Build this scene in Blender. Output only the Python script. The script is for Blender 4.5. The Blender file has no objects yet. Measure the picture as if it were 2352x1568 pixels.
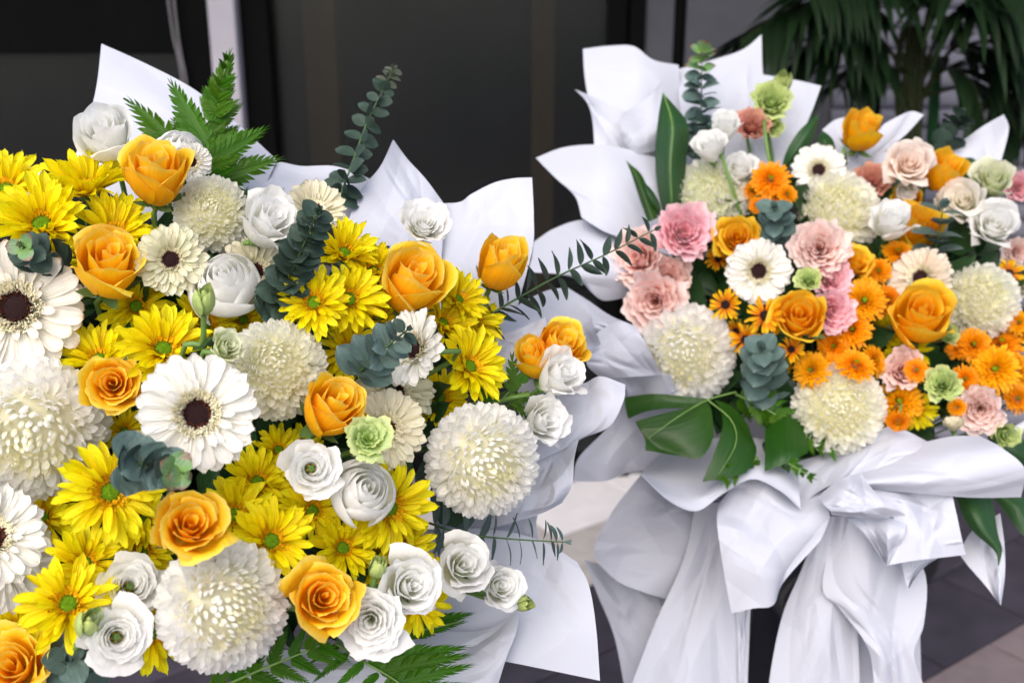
import bpy, math, random
from math import sin, cos, pi, radians, sqrt
from mathutils import Vector, Matrix, noise
sc = bpy.context.scene
COL = sc.collection
# ------------------------------------------------------------------ camera
LENS, PITCH, CAMH = 40.0, radians(18.7), 1.6
FV = 2352 * LENS / 36.0
cam = bpy.data.objects.new('camera', bpy.data.cameras.new('camera'))
COL.objects.link(cam)
cam.location = (0, 0, CAMH)
cam.rotation_euler = (pi / 2 - PITCH, 0, 0)
cam.data.lens = LENS; cam.data.sensor_width = 36.0
cam.data.clip_start = 0.05; cam.data.clip_end = 500
cam.data.dof.use_dof = True; cam.data.dof.focus_distance = 1.0; cam.data.dof.aperture_fstop = 5.9
sc.camera = cam
# ------------------------------------------------------------------ sky, sun, exposure
SUN_EL, SUN_ROT = radians(46), radians(196)
w = bpy.data.worlds.new('World'); sc.world = w; w.use_nodes = True
nt = w.node_tree
sky = nt.nodes.new('ShaderNodeTexSky'); sky.sky_type = 'NISHITA'; sky.sun_disc = False
sky.sun_elevation = SUN_EL; sky.sun_rotation = SUN_ROT; sky.dust_density = 4.0; sky.ozone_density = 1.0
bg = nt.nodes['Background']; bg.inputs[1].default_value = 0.135
nt.links.new(sky.outputs[0], bg.inputs[0])
sl = bpy.data.lights.new('sun', 'SUN'); sl.energy = 1.35; sl.angle = radians(75); sl.color = (1, .985, .965)
so = bpy.data.objects.new('sun', sl); COL.objects.link(so)
sd = Vector((sin(SUN_ROT) * cos(SUN_EL), cos(SUN_ROT) * cos(SUN_EL), sin(SUN_EL)))
so.rotation_euler = sd.to_track_quat('Z', 'Y').to_euler()
so.location = sd * 6
vs = sc.view_settings
vs.view_transform = 'Standard'; vs.look = 'None'; vs.gamma = 1; vs.use_curve_mapping = False; vs.exposure = 0.80
sc.render.engine = 'CYCLES'
sc.cycles.use_denoising = True
sc.cycles.max_bounces = 14; sc.cycles.diffuse_bounces = 9; sc.cycles.transmission_bounces = 9; sc.cycles.transparent_max_bounces = 6
# ------------------------------------------------------------------ helpers
C0 = Vector((0, 0, CAMH))
FW = Vector((0, cos(PITCH), -sin(PITCH))); UP = Vector((0, sin(PITCH), cos(PITCH))); RX = Vector((1, 0, 0))
def ray(x, y): return FW + RX * ((x - 1176) / FV) + UP * ((784 - y) / FV)
def at(x, y, d): return C0 + ray(x, y) * d
def on_y(x, y, Y): r = ray(x, y); return C0 + r * (Y / r.y)
def on_z(x, y, Z=0.0): r = ray(x, y); return C0 + r * ((Z - CAMH) / r.z)
def lin(c): return tuple(((v / 255) / 12.92 if v / 255 <= .04045 else ((v / 255 + .055) / 1.055) ** 2.4) for v in c)
def sm(a, b, x): t = max(0., min(1., (x - a) / (b - a))); return t * t * (3 - 2 * t)
rnd = random.Random(7)

def mesh(name, vs_, fs, mats, uvs=None, smooth=True, midx=None):
    m = bpy.data.meshes.new(name)
    m.from_pydata([tuple(v) for v in vs_], [], fs)
    if uvs is not None:
        ul = m.uv_layers.new(name='UVMap')
        li = [0] * len(m.loops); m.loops.foreach_get('vertex_index', li)
        flat = []
        for i in li: flat += uvs[i]
        ul.data.foreach_set('uv', flat)
    if smooth: m.polygons.foreach_set('use_smooth', [True] * len(m.polygons))
    for mt in (mats if isinstance(mats, (list, tuple)) else [mats]): m.materials.append(mt)
    if midx: m.polygons.foreach_set('material_index', midx)
    m.update()
    return m
def obj(name, me, parent=None, mat=None):
    o = bpy.data.objects.new(name, me); COL.objects.link(o)
    if parent: o.parent = parent
    if mat is not None: o.matrix_local = mat
    return o
def empty(name, M=None):
    o = bpy.data.objects.new(name, None); COL.objects.link(o)
    o.empty_display_size = .02
    if M is not None: o.matrix_world = M
    return o
def tag(o, label, cat, group=None, kind=None):
    if label: o['label'] = label
    if cat: o['category'] = cat
    if group: o['group'] = group
    if kind: o['kind'] = kind
    return o
def grid_faces(nu, nv, off=0, close=False):
    f = []
    for j in range(nv):
        for i in range(nu):
            a = off + j * (nu + 1) + i
            f.append((a, a + 1, a + nu + 2, a + nu + 1))
    return f
def cr(p0, p1, p2, p3, t):
    return 0.5 * ((2 * p1) + (p2 - p0) * t + (2 * p0 - 5 * p1 + 4 * p2 - p3) * t * t + (3 * p1 - p0 - 3 * p2 + p3) * t ** 3)
def spline(P, t):
    n = len(P) - 1
    s = max(0., min(n - 1e-6, t * n)); i = int(s); f = s - i
    g = lambda k: P[k] if 0 <= k <= n else (P[0] * 2 - P[1] if k < 0 else P[n] * 2 - P[n - 1])
    return cr(g(i - 1), g(i), g(i + 1), g(i + 2), f)
def tube(P, r0, r1, n=8, sides=6, off=0):
    V, Fc, prev = [], [], None
    for k in range(n + 1):
        t = k / n; p = spline(P, t); d = (spline(P, min(1, t + .01)) - spline(P, max(0, t - .01))).normalized()
        a = d.orthogonal().normalized() if prev is None else (prev - d * prev.dot(d)).normalized()
        prev = a; b = d.cross(a); r = r0 + (r1 - r0) * t
        for s in range(sides):
            q = 2 * pi * s / sides; V.append(p + (a * cos(q) + b * sin(q)) * r)
    for k in range(n):
        for s in range(sides):
            a = off + k * sides + s; b = off + k * sides + (s + 1) % sides
            Fc.append((a, b, b + sides, a + sides))
    return V, Fc
def box(x0, x1, y0, y1, z0, z1, bev=0):
    V = [(x, y, z) for z in (z0, z1) for y in (y0, y1) for x in (x0, x1)]
    return V, [(0, 2, 3, 1), (4, 5, 7, 6), (0, 1, 5, 4), (2, 6, 7, 3), (0, 4, 6, 2), (1, 3, 7, 5)]
def add_bevel(o, wd=.003, seg=2):
    b = o.modifiers.new('bevel', 'BEVEL'); b.width = wd; b.segments = seg; b.limit_method = 'ANGLE'

# ------------------------------------------------------------------ materials
def newmat(name):
    m = bpy.data.materials.new(name); m.use_nodes = True
    t = m.node_tree; t.nodes.clear()
    return m, t, t.nodes.new('ShaderNodeOutputMaterial')
def N(t, typ, **kw):
    n = t.nodes.new(typ)
    for k, v in kw.items():
        if k.startswith('i_'): n.inputs[k[2:]].default_value = v
        else: setattr(n, k, v)
    return n
def petal_mat(name, stops, transl=.25, rough=.5, var=.08, hue=.012, streak=.10, bump=.25, grooves=9.0, mottle=.08, spec=.3):
    """colour runs along the petal (v); fine length-wise veins (u); each petal varies a little"""
    m, t, out = newmat(name); L = t.links.new
    uv = N(t, 'ShaderNodeUVMap'); sep = N(t, 'ShaderNodeSeparateXYZ'); L(uv.outputs[0], sep.inputs[0])
    rp = N(t, 'ShaderNodeValToRGB'); rp.color_ramp.interpolation = 'EASE'
    e = rp.color_ramp.elements
    while len(e) < len(stops): e.new(.5)
    for k, (p, c) in enumerate(stops): e[k].position = p; e[k].color = (*lin(c), 1)
    L(sep.outputs[1], rp.inputs[0])
    tc = N(t, 'ShaderNodeTexCoord'); oi = N(t, 'ShaderNodeObjectInfo')
    mp = N(t, 'ShaderNodeCombineXYZ')
    mu = N(t, 'ShaderNodeMath', operation='MULTIPLY'); mu.inputs[1].default_value = grooves; L(sep.outputs[0], mu.inputs[0])
    mv = N(t, 'ShaderNodeMath', operation='MULTIPLY'); mv.inputs[1].default_value = 1.3; L(sep.outputs[1], mv.inputs[0])
    mr = N(t, 'ShaderNodeMath', operation='MULTIPLY'); mr.inputs[1].default_value = 60; L(oi.outputs['Random'], mr.inputs[0])
    L(mu.outputs[0], mp.inputs[0]); L(mv.outputs[0], mp.inputs[1]); L(mr.outputs[0], mp.inputs[2])
    nz = N(t, 'ShaderNodeTexNoise', i_Scale=1.0, i_Detail=3.0, i_Roughness=.55); L(mp.outputs[0], nz.inputs['Vector'])
    n2 = N(t, 'ShaderNodeTexNoise', i_Scale=2.2, i_Detail=4.0); L(tc.outputs['Object'], n2.inputs['Vector'])
    va = N(t, 'ShaderNodeMapRange'); va.inputs[1].default_value = .25; va.inputs[2].default_value = .75; va.inputs[3].default_value = 1 - streak; va.inputs[4].default_value = 1 + streak * .5
    L(nz.outputs[0], va.inputs[0])
    vb = N(t, 'ShaderNodeMapRange'); vb.inputs[1].default_value = .3; vb.inputs[2].default_value = .7; vb.inputs[3].default_value = 1 - mottle; vb.inputs[4].default_value = 1 + mottle * .4
    L(n2.outputs[0], vb.inputs[0])
    vc = N(t, 'ShaderNodeMapRange'); vc.inputs[3].default_value = 1 - var; vc.inputs[4].default_value = 1 + var * .4; L(oi.outputs['Random'], vc.inputs[0])
    m1 = N(t, 'ShaderNodeMath', operation='MULTIPLY'); L(va.outputs[0], m1.inputs[0]); L(vb.outputs[0], m1.inputs[1])
    m2 = N(t, 'ShaderNodeMath', operation='MULTIPLY'); L(m1.outputs[0], m2.inputs[0]); L(vc.outputs[0], m2.inputs[1])
    hv = N(t, 'ShaderNodeHueSaturation')
    hr = N(t, 'ShaderNodeMapRange'); hr.inputs[3].default_value = .5 - hue; hr.inputs[4].default_value = .5 + hue
    fr = N(t, 'ShaderNodeMath', operation='FRACT'); L(mr.outputs[0], fr.inputs[0]); L(fr.outputs[0], hr.inputs[0]); L(hr.outputs[0], hv.inputs['Hue'])
    L(rp.outputs[0], hv.inputs['Color']); L(m2.outputs[0], hv.inputs['Value'])
    bp = N(t, 'ShaderNodeBump', i_Strength=bump, i_Distance=.004); L(nz.outputs[0], bp.inputs['Height'])
    pb = N(t, 'ShaderNodeBsdfPrincipled', i_Roughness=rough); pb.inputs['Specular IOR Level'].default_value = spec
    L(hv.outputs[0], pb.inputs['Base Color']); L(bp.outputs[0], pb.inputs['Normal'])
    tr = N(t, 'ShaderNodeBsdfTranslucent'); L(hv.outputs[0], tr.inputs[0]); L(bp.outputs[0], tr.inputs['Normal'])
    mx = N(t, 'ShaderNodeMixShader', i_Fac=transl); L(pb.outputs[0], mx.inputs[1]); L(tr.outputs[0], mx.inputs[2])
    L(mx.outputs[0], out.inputs[0])
    return m
def plain_mat(name, col, rough=.6, spec=.4, nscale=30, namp=.15, bump=.2, bdist=.002, transl=0, col2=None, metal=0, var=0, coat=0):
    m, t, out = newmat(name); L = t.links.new
    tc = N(t, 'ShaderNodeTexCoord')
    nz = N(t, 'ShaderNodeTexNoise', i_Scale=nscale, i_Detail=5.0); L(tc.outputs['Object'], nz.inputs['Vector'])
    rp = N(t, 'ShaderNodeValToRGB'); e = rp.color_ramp.elements
    a = lin(col); b = lin(col2) if col2 else tuple(min(1, c * (1 + namp)) for c in a)
    if not col2: a = tuple(c * (1 - namp) for c in a)
    e[0].position = .3; e[0].color = (*a, 1); e[1].position = .7; e[1].color = (*b, 1)
    L(nz.outputs[0], rp.inputs[0])
    pb = N(t, 'ShaderNodeBsdfPrincipled', i_Roughness=rough, i_Metallic=metal); pb.inputs['Specular IOR Level'].default_value = spec
    pb.inputs['Coat Weight'].default_value = coat
    src = rp.outputs[0]
    if var:
        oi = N(t, 'ShaderNodeObjectInfo'); hv = N(t, 'ShaderNodeHueSaturation')
        mr = N(t, 'ShaderNodeMapRange'); mr.inputs[3].default_value = 1 - var; mr.inputs[4].default_value = 1 + var
        L(oi.outputs['Random'], mr.inputs[0]); L(mr.outputs[0], hv.inputs['Value']); L(src, hv.inputs['Color']); src = hv.outputs[0]
    L(src, pb.inputs['Base Color'])
    if bump:
        bp = N(t, 'ShaderNodeBump', i_Strength=bump, i_Distance=bdist); L(nz.outputs[0], bp.inputs['Height']); L(bp.outputs[0], pb.inputs['Normal'])
    sh = pb.outputs[0]
    if transl:
        tr = N(t, 'ShaderNodeBsdfTranslucent'); L(src, tr.inputs[0])
        mx = N(t, 'ShaderNodeMixShader', i_Fac=transl); L(sh, mx.inputs[1]); L(tr.outputs[0], mx.inputs[2]); sh = mx.outputs[0]
    L(sh, out.inputs[0])
    return m
M = {}
M['gerb'] = petal_mat('gerbera_petal', [(0, (240, 238, 218)), (.3, (245, 243, 234)), (.8, (247, 246, 241)), (1, (244, 242, 236))], .38, .45, .06, .006, .10, .5, 7)
M['gerbtip'] = petal_mat('browned_gerbera_petal', [(0, (240, 238, 218)), (.3, (245, 242, 230)), (.88, (245, 240, 230)), (.96, (236, 222, 200)), (1, (176, 138, 96))], .38, .45, .08, .008, .12, .5, 7, .12)
M['gerbcream'] = petal_mat('cream_gerbera_petal', [(0, (222, 222, 160)), (.35, (236, 230, 200)), (1, (238, 232, 208))], .38, .45, .08, .01, .12, .5, 7)
M['gerbgreen'] = petal_mat('greenish_gerbera_petal', [(0, (205, 212, 130)), (.4, (232, 230, 198)), (1, (236, 234, 208))], .38, .45, .1, .015, .14, .5, 7)
M['gerbpeach'] = petal_mat('peach_gerbera_petal', [(0, (238, 214, 180)), (.5, (240, 226, 205)), (1, (240, 230, 214))], .38, .45, .08, .01, .12, .5, 7)
M['daisy'] = petal_mat('yellow_daisy_petal', [(0, (242, 200, 0)), (.3, (250, 228, 0)), (1, (252, 240, 16))], .40, .5, .10, .008, .12, .5, 6)
M['rose'] = petal_mat('orange_rose_petal', [(0, (236, 194, 60)), (.22, (248, 188, 6)), (.62, (254, 200, 12)), (.84, (253, 210, 38)), (1, (250, 221, 98))], .38, .55, .10, .008, .07, .26, 13, .06)
M['roseout'] = petal_mat('outer_rose_petal', [(0, (214, 196, 96)), (.18, (242, 188, 40)), (.6, (252, 196, 18)), (.85, (252, 207, 42)), (1, (249, 219, 98))], .38, .55, .10, .012, .07, .26, 13, .06)
M['rosey'] = petal_mat('yellow_rose_petal', [(0, (234, 188, 50)), (.25, (247, 182, 6)), (.65, (252, 196, 10)), (1, (249, 210, 66))], .38, .55, .10, .008, .07, .26, 13, .06)
M['liswhite'] = petal_mat('white_petal', [(0, (220, 230, 190)), (.25, (240, 241, 230)), (.7, (246, 246, 243)), (1, (247, 247, 246))], .50, .42, .04, .004, .05, .25, 8, .04)
M['liscream'] = petal_mat('cream_petal', [(0, (214, 222, 165)), (.3, (242, 238, 220)), (1, (247, 242, 234))], .50, .42, .04, .006, .05, .25, 8, .04)
M['lispink'] = petal_mat('pink_petal', [(0, (250, 236, 220)), (.4, (252, 220, 222)), (.8, (251, 200, 210)), (1, (252, 216, 222))], .42, .45, .08, .008, .12, .3, 9, .10)
M['lispeach'] = petal_mat('peach_pink_petal', [(0, (244, 200, 180)), (.4, (250, 208, 198)), (.8, (252, 222, 214)), (1, (252, 232, 226))], .42, .45, .08, .01, .12, .3, 9, .10)
M['lispale'] = petal_mat('pale_pink_petal', [(0, (236, 200, 190)), (.4, (248, 218, 212)), (1, (250, 232, 226))], .42, .45, .06, .01, .10, .3, 9, .08)
M['lissalmon'] = petal_mat('salmon_petal', [(0, (190, 120, 100)), (.5, (222, 156, 138)), (1, (230, 172, 154))], .42, .5, .08, .01, .12, .3, 9, .1)
M['lisgreen'] = petal_mat('green_petal', [(0, (150, 185, 80)), (.4, (186, 210, 120)), (.8, (208, 224, 160)), (1, (214, 226, 150))], .42, .45, .06, .01, .10, .3, 9, .1)
M['lisgreenpale'] = petal_mat('pale_green_petal', [(0, (190, 208, 130)), (.5, (220, 228, 180)), (1, (236, 238, 214))], .42, .45, .06, .01, .08, .3, 9, .08)
M['bud'] = petal_mat('bud_petal', [(0, (132, 164, 80)), (.5, (168, 192, 116)), (1, (192, 208, 128))], .2, .4, .06, .01, .15, .4, 8, .12)
M['mum'] = petal_mat('white_mum_petal', [(0, (248, 245, 218)), (.35, (250, 248, 238)), (.7, (251, 250, 247)), (1, (251, 251, 250))], .55, .4, .05, .006, .06, .4, 5, .03)
M['mumcream'] = petal_mat('cream_mum_petal', [(0, (246, 243, 206)), (.35, (249, 247, 226)), (.75, (250, 249, 239)), (1, (251, 250, 245))], .55, .4, .05, .006, .06, .4, 5, .03)
M['mumgreen'] = petal_mat('greenish_mum_petal', [(0, (240, 243, 206)), (.4, (247, 248, 228)), (.8, (250, 250, 242)), (1, (251, 250, 246))], .55, .4, .05, .006, .06, .4, 5, .03)
M['lisblush'] = petal_mat('blush_petal', [(0, (244, 226, 206)), (.4, (250, 234, 222)), (1, (252, 242, 234))], .50, .45, .05, .008, .06, .3, 9, .05)
M['mumc'] = petal_mat('mum_centre_petal', [(0, (244, 240, 186)), (.4, (248, 245, 214)), (1, (250, 248, 234))], .55, .4, .05, .006, .06, .4, 5, .03)
M['button'] = petal_mat('orange_button_petal', [(0, (222, 128, 0)), (.5, (242, 156, 2)), (1, (248, 174, 6))], .35, .5, .1, .012, .1, .3, 5)
M['mini'] = petal_mat('golden_petal', [(0, (214, 96, 6)), (.35, (240, 150, 8)), (.75, (247, 190, 14)), (1, (248, 200, 20))], .35, .5, .08, .008, .12, .4, 6)
M['euca'] = petal_mat('eucalyptus_leaf', [(0, (92, 114, 106)), (.6, (84, 106, 102)), (.92, (92, 114, 109)), (1, (138, 152, 142))], .06, .55, .20, .012, .16, .3, 5, .22, .22)
M['eucadark'] = petal_mat('dark_eucalyptus_leaf', [(0, (64, 84, 72)), (.6, (56, 74, 66)), (.92, (62, 82, 72)), (1, (98, 114, 102))], .06, .55, .20, .012, .18, .3, 5, .22, .22)
M['eucabrown'] = petal_mat('olive_eucalyptus_leaf', [(0, (84, 92, 70)), (.5, (80, 88, 76)), (1, (90, 94, 80))], .06, .55, .20, .012, .18, .3, 5, .22, .22)
M['eucatip'] = petal_mat('young_eucalyptus_leaf', [(0, (128, 168, 88)), (.6, (106, 142, 96)), (1, (134, 92, 82))], .12, .4, .2, .01, .15, .3, 5, .2, .5)
M['fern'] = petal_mat('fern_pinna', [(0, (54, 98, 4)), (.6, (62, 106, 6)), (1, (74, 116, 12))], .2, .5, .16, .012, .16, .4, 8, .18, .22)
M['leaf'] = petal_mat('broad_leaf', [(0, (36, 74, 12)), (.5, (30, 67, 12)), (1, (34, 70, 16))], .12, .42, .12, .01, .14, .3, 14, .14, .32)
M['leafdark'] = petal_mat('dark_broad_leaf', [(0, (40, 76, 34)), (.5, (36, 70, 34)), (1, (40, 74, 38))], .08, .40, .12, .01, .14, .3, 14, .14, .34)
M['palmstem'] = plain_mat('palm_stem', (46, 54, 30), .6, .2, 30, .3, .2)
M['palm'] = petal_mat('palm_leaflet', [(0, (26, 48, 24)), (.5, (22, 42, 22)), (1, (30, 50, 28))], .1, .5, .25, .012, .14, .2, 6, .15, .2)
M['stem'] = plain_mat('green_stem', (96, 128, 62), .5, .4, 60, .2, .15)
M['stemdark'] = plain_mat('dark_green_stem', (62, 88, 50), .55, .35, 60, .2, .15)
M['sepal'] = petal_mat('sepal', [(0, (92, 124, 62)), (.6, (104, 134, 76)), (1, (120, 136, 96))], .15, .5, .12, .01, .15, .3, 6, .15)
M['discdark'] = plain_mat('dark_disc', (50, 20, 22), .7, .3, 90, .5, .6, .004, col2=(26, 10, 14))
M['discgreen'] = plain_mat('green_disc', (74, 118, 10), .8, .15, 26, .3, .6, .004, col2=(122, 156, 20))
M['floretcream'] = plain_mat('cream_floret', (236, 228, 188), .6, .3, 30, .2, 0, col2=(248, 244, 222))
M['floretyel'] = plain_mat('yellow_floret', (214, 140, 0), .6, .3, 30, .2, 0, col2=(240, 190, 6))
M['floretdark'] = plain_mat('maroon_floret', (72, 30, 24), .7, .3, 30, .2, 0, col2=(110, 60, 36))
def paper_mat(name, col):
    m, t, out = newmat(name); L = t.links.new
    tc = N(t, 'ShaderNodeTexCoord')
    nz = N(t, 'ShaderNodeTexNoise', i_Scale=14.0, i_Detail=4.0); L(tc.outputs['Object'], nz.inputs['Vector'])
    vo = N(t, 'ShaderNodeTexVoronoi', i_Scale=5.0); vo.feature = 'F1'; L(tc.outputs['Object'], vo.inputs['Vector'])
    ad = N(t, 'ShaderNodeMath', operation='MULTIPLY_ADD'); ad.inputs[1].default_value = .25
    L(nz.outputs[0], ad.inputs[0]); L(vo.outputs['Distance'], ad.inputs[2])
    bp = N(t, 'ShaderNodeBump', i_Strength=.22, i_Distance=.004); L(ad.outputs[0], bp.inputs['Height'])
    pb = N(t, 'ShaderNodeBsdfPrincipled', i_Roughness=.85); pb.inputs['Specular IOR Level'].default_value = .08
    pb.inputs['Base Color'].default_value = (*lin(col), 1); L(bp.outputs[0], pb.inputs['Normal'])
    tr = N(t, 'ShaderNodeBsdfTranslucent'); tr.inputs[0].default_value = (*lin(col), 1)
    mx = N(t, 'ShaderNodeMixShader', i_Fac=.18); L(pb.outputs[0], mx.inputs[1]); L(tr.outputs[0], mx.inputs[2])
    L(mx.outputs[0], out.inputs[0])
    return m
M['paper'] = paper_mat('white_wrapping_paper', (194, 197, 209))
M['black'] = plain_mat('black_frame', (7, 7, 8), .6, .06, 12, .2, .05)
M['blackmetal'] = plain_mat('black_painted_metal', (16, 18, 28), .45, .5, 40, .2, .05)
M['postgrey'] = plain_mat('grey_painted_post', (178, 174, 184), .5, .4, 6, .08, .05)
M['wall'] = plain_mat('grey_wall', (80, 81, 87), .8, .25, 9, .1, .3, .003)
M['shutter'] = plain_mat('grey_shutter', (118, 118, 130), .5, .3, 10, .1, .05)
M['tile'] = plain_mat('dark_floor_tile', (60, 56, 66), .55, .35, 9, .26, .2, .001, var=.12)
M['tilebrown'] = plain_mat('taupe_floor_tile', (122, 110, 112), .5, .4, 22, .10, .2, .001)
M['grout'] = plain_mat('grout', (112, 104, 112), .85, .2, 60, .15, .3, .001)
M['stone'] = plain_mat('grey_stone', (168, 162, 160), .75, .3, 16, .12, .3, .002, col2=(190, 184, 180))
M['stonelight'] = plain_mat('pale_stone', (226, 222, 224), .7, .3, 12, .06, .2, .001)
M['foam'] = plain_mat('dark_light_block_foam', (26, 34, 22), .95, .1, 50, .3, .5, .004)
M['cable'] = plain_mat('grey_cable', (120, 118, 122), .5, .4, 40, .1, 0)
M['reflection_streak'] = plain_mat('brown_reflection_streak', (160, 120, 86), .7, .2, 6, .1, .1)
M['room'] = plain_mat('dark_room', (70, 70, 72), .9, .1, 3, .2, 0)
M['red'] = plain_mat('red_trim', (170, 22, 30), .5, .4, 20, .1, 0)
M['greenbottle'] = plain_mat('green_wrap', (14, 84, 34), .35, .5, 20, .2, 0)
M['pot'] = plain_mat('dark_pot', (40, 38, 40), .6, .3, 20, .15, .1)
def glass_mat():
    m, t, out = newmat('dark_tinted_glass'); L = t.links.new
    tr = N(t, 'ShaderNodeBsdfTransparent'); tr.inputs[0].default_value = (.52, .56, .56, 1)
    gl = N(t, 'ShaderNodeBsdfGlossy', i_Roughness=.32); gl.inputs[0].default_value = (.9, .95, 1, 1)
    fr = N(t, 'ShaderNodeFresnel', i_IOR=1.5)
    mx = N(t, 'ShaderNodeMixShader'); hf = N(t, 'ShaderNodeMath', operation='MULTIPLY'); hf.inputs[1].default_value = .6; L(fr.outputs[0], hf.inputs[0]); L(hf.outputs[0], mx.inputs[0]); L(tr.outputs[0], mx.inputs[1]); L(gl.outputs[0], mx.inputs[2])
    # a thin dusty film on the pane
    tc = N(t, 'ShaderNodeTexCoord'); nz = N(t, 'ShaderNodeTexNoise', i_Scale=2.5, i_Detail=5.0); L(tc.outputs['Object'], nz.inputs['Vector'])
    mr = N(t, 'ShaderNodeMapRange'); mr.inputs[1].default_value = .3; mr.inputs[2].default_value = .75; mr.inputs[3].default_value = .0; mr.inputs[4].default_value = .016; L(nz.outputs[0], mr.inputs[0])
    df = N(t, 'ShaderNodeBsdfDiffuse'); df.inputs[0].default_value = (.30, .29, .26, 1)
    m2 = N(t, 'ShaderNodeMixShader'); L(mr.outputs[0], m2.inputs[0]); L(mx.outputs[0], m2.inputs[1]); L(df.outputs[0], m2.inputs[2])
    L(m2.outputs[0], out.inputs[0]); return m
M['glass'] = glass_mat()
# ------------------------------------------------------------------ petal and flower builders
def prof_gerb(v): return (.38 + .62 * sm(0, .6, v)) * (sqrt(max(0, 1 - (max(0, v - .78) / .225) ** 2)) if v > .78 else 1)
def prof_daisy(v): return (.40 + .60 * sm(0, .55, v)) * (sqrt(max(0, 1 - (max(0, v - .62) / .385) ** 2.0)) if v > .62 else 1)
def prof_mum(v): return (.55 + .45 * sm(0, .6, v)) * (sqrt(max(0, 1 - (max(0, v - .70) / .305) ** 2)) if v > .70 else 1)
def prof_round(v): return max(0.02, sin(pi * min(1, v * .92 + .08)) ** .62) * (1 - .12 * (v - .5))
def prof_ovate(v): return max(0.02, sin(pi * min(1, (v ** .72) * .97 + .03))) ** .8
def prof_lance(v): return max(.02, sin(pi * min(1, v ** .6 * .98 + .02)))
PROF = dict(gerb=prof_gerb, daisy=prof_daisy, mum=prof_mum, round=prof_round, ovate=prof_ovate, lance=prof_lance)

def petal(name, mat, L=1., W=.16, prof='gerb', p0=0., p1=0., cup=.3, nu=4, nv=8, ridge=0., ruffle=0., twist=0., notch=0., seed=0, off=Vector((0, 0, 0)), side=0.):
    r = random.Random(seed); ph = r.random() * 6
    V, UV = [], []
    y = z = 0.
    cl = []
    for j in range(nv + 1):
        v = j / nv; phi = p0 + (p1 - p0) * v
        cl.append((y, z, phi)); y += cos(phi) * L / nv; z += sin(phi) * L / nv
    pf = PROF[prof]
    for j in range(nv + 1):
        v = j / nv; yy, zz, phi = cl[j]; wd = W * pf(v)
        nrm = Vector((0, -sin(phi), cos(phi))); tan = Vector((0, cos(phi), sin(phi)))
        for i in range(nu + 1):
            u = -1 + 2 * i / nu
            p = Vector((u * wd + side * v * v * L, yy, zz))
            h = cup * wd * (u * u) + ridge * wd * cos(u * 2 * pi) * (1 - .5 * v)
            h += ruffle * sin(u * 5 + ph + v * 4) * v * v
            h += twist * u * wd * v
            p += nrm * h
            if notch and v > .8: p -= tan * notch * L * (abs(cos(u * 4.7 + ph)) * (v - .8) / .2)
            V.append(p + off); UV.append(((i / nu), v))
    return mesh(name, V, grid_faces(nu, nv), mat, UV)

def rose_petal(name, mat, k, K, style, seed, scale=1.0, raw=False):
    """one wrapped petal of a rose-like bloom: unit radius, axis +Z"""
    r = random.Random(seed * 131 + k)
    t = k / (K - 1)
    op, ruf, flare, core, hgt = style['open'], style['ruffle'], style['flare'], style['core'], style['h']
    th = k * style.get('ang', 2.39996) + r.uniform(-.35, .35)
    Rt = core + (style.get('rmax', .95) - core) * t ** style.get('pw', .8)
    A = (1.9 - .80 * t) * style.get('wide', 1.) * r.uniform(.88, 1.12)
    top = hgt * (.56 - style.get('dome', 0) * t ** 1.6 - .30 * op * t ** 1.3 - (.08 if t < .15 else 0)) + r.uniform(-.05, .06) * style.get('rand', 1)
    bot = -hgt * .82
    nu, nv = style.get('nu', 12), 10
    ph, ph2 = r.uniform(0, 6), r.uniform(0, 6)
    lean = r.uniform(-.05, .07) * style.get('rand', 1); tw = r.uniform(.03, .13)
    fl = flare * (.15 + .85 * t) * r.uniform(.5, 1.3)
    edge = style.get('edge', .0) * t * r.uniform(.4, 1.4)
    tipp = style.get('tip', .0) * r.uniform(.3, 1.2)
    V, UV = [], []
    for j in range(nv + 1):
        v = (j / nv) ** .85
        for i in range(nu + 1):
            u = -1 + 2 * i / nu
            wv = (.55 + .45 * sm(0, .45, v)) * (1 - .20 * sm(.75, 1, v))
            ang = th + u * A * wv
            au = abs(u)
            zt = top - style.get('drop', .36) * hgt * au ** 2.6 * (.45 + .55 * t) + tipp * max(0, 1 - au * 3.) + ruf * .7 * sin(5.5 * u + ph) * (.3 + .7 * t)
            z = bot + (zt - bot) * v
            cupr = (1 - (1 - v) ** 2.3) ** .55 if v > 0 else 0
            rad = Rt * (.10 + .90 * cupr)
            rad *= 1 - style.get('close', .10) * (1 - t * .35) * v ** 3
            rad += op * (.08 + .42 * t ** style.get('ow', 1.)) * v ** style.get('ov', 2.2)
            q = max(0, (v - .74) / .26)
            rad += fl * .20 * q ** 1.6 * (1 + .4 * sin(3 * u + ph2))
            z -= fl * .13 * q ** 2.6
            rad += edge * sm(.45, 1, au) * v ** 2 * .22
            rad *= 1 + tw * u + lean
            rad += ruf * (sin(7 * u + ph + 1.3 * v) + .6 * sin(15 * u + ph2)) * v ** 3 * (.25 + .75 * t)
            rad = max(.012, rad)
            V.append(Vector((cos(ang) * rad, sin(ang) * rad, z)) * scale); UV.append((i / nu, v))
    if raw: return max(Vector((p.x, p.y)).length for p in V)
    return mesh(name, V, grid_faces(nu, nv), mat, UV)

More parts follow.
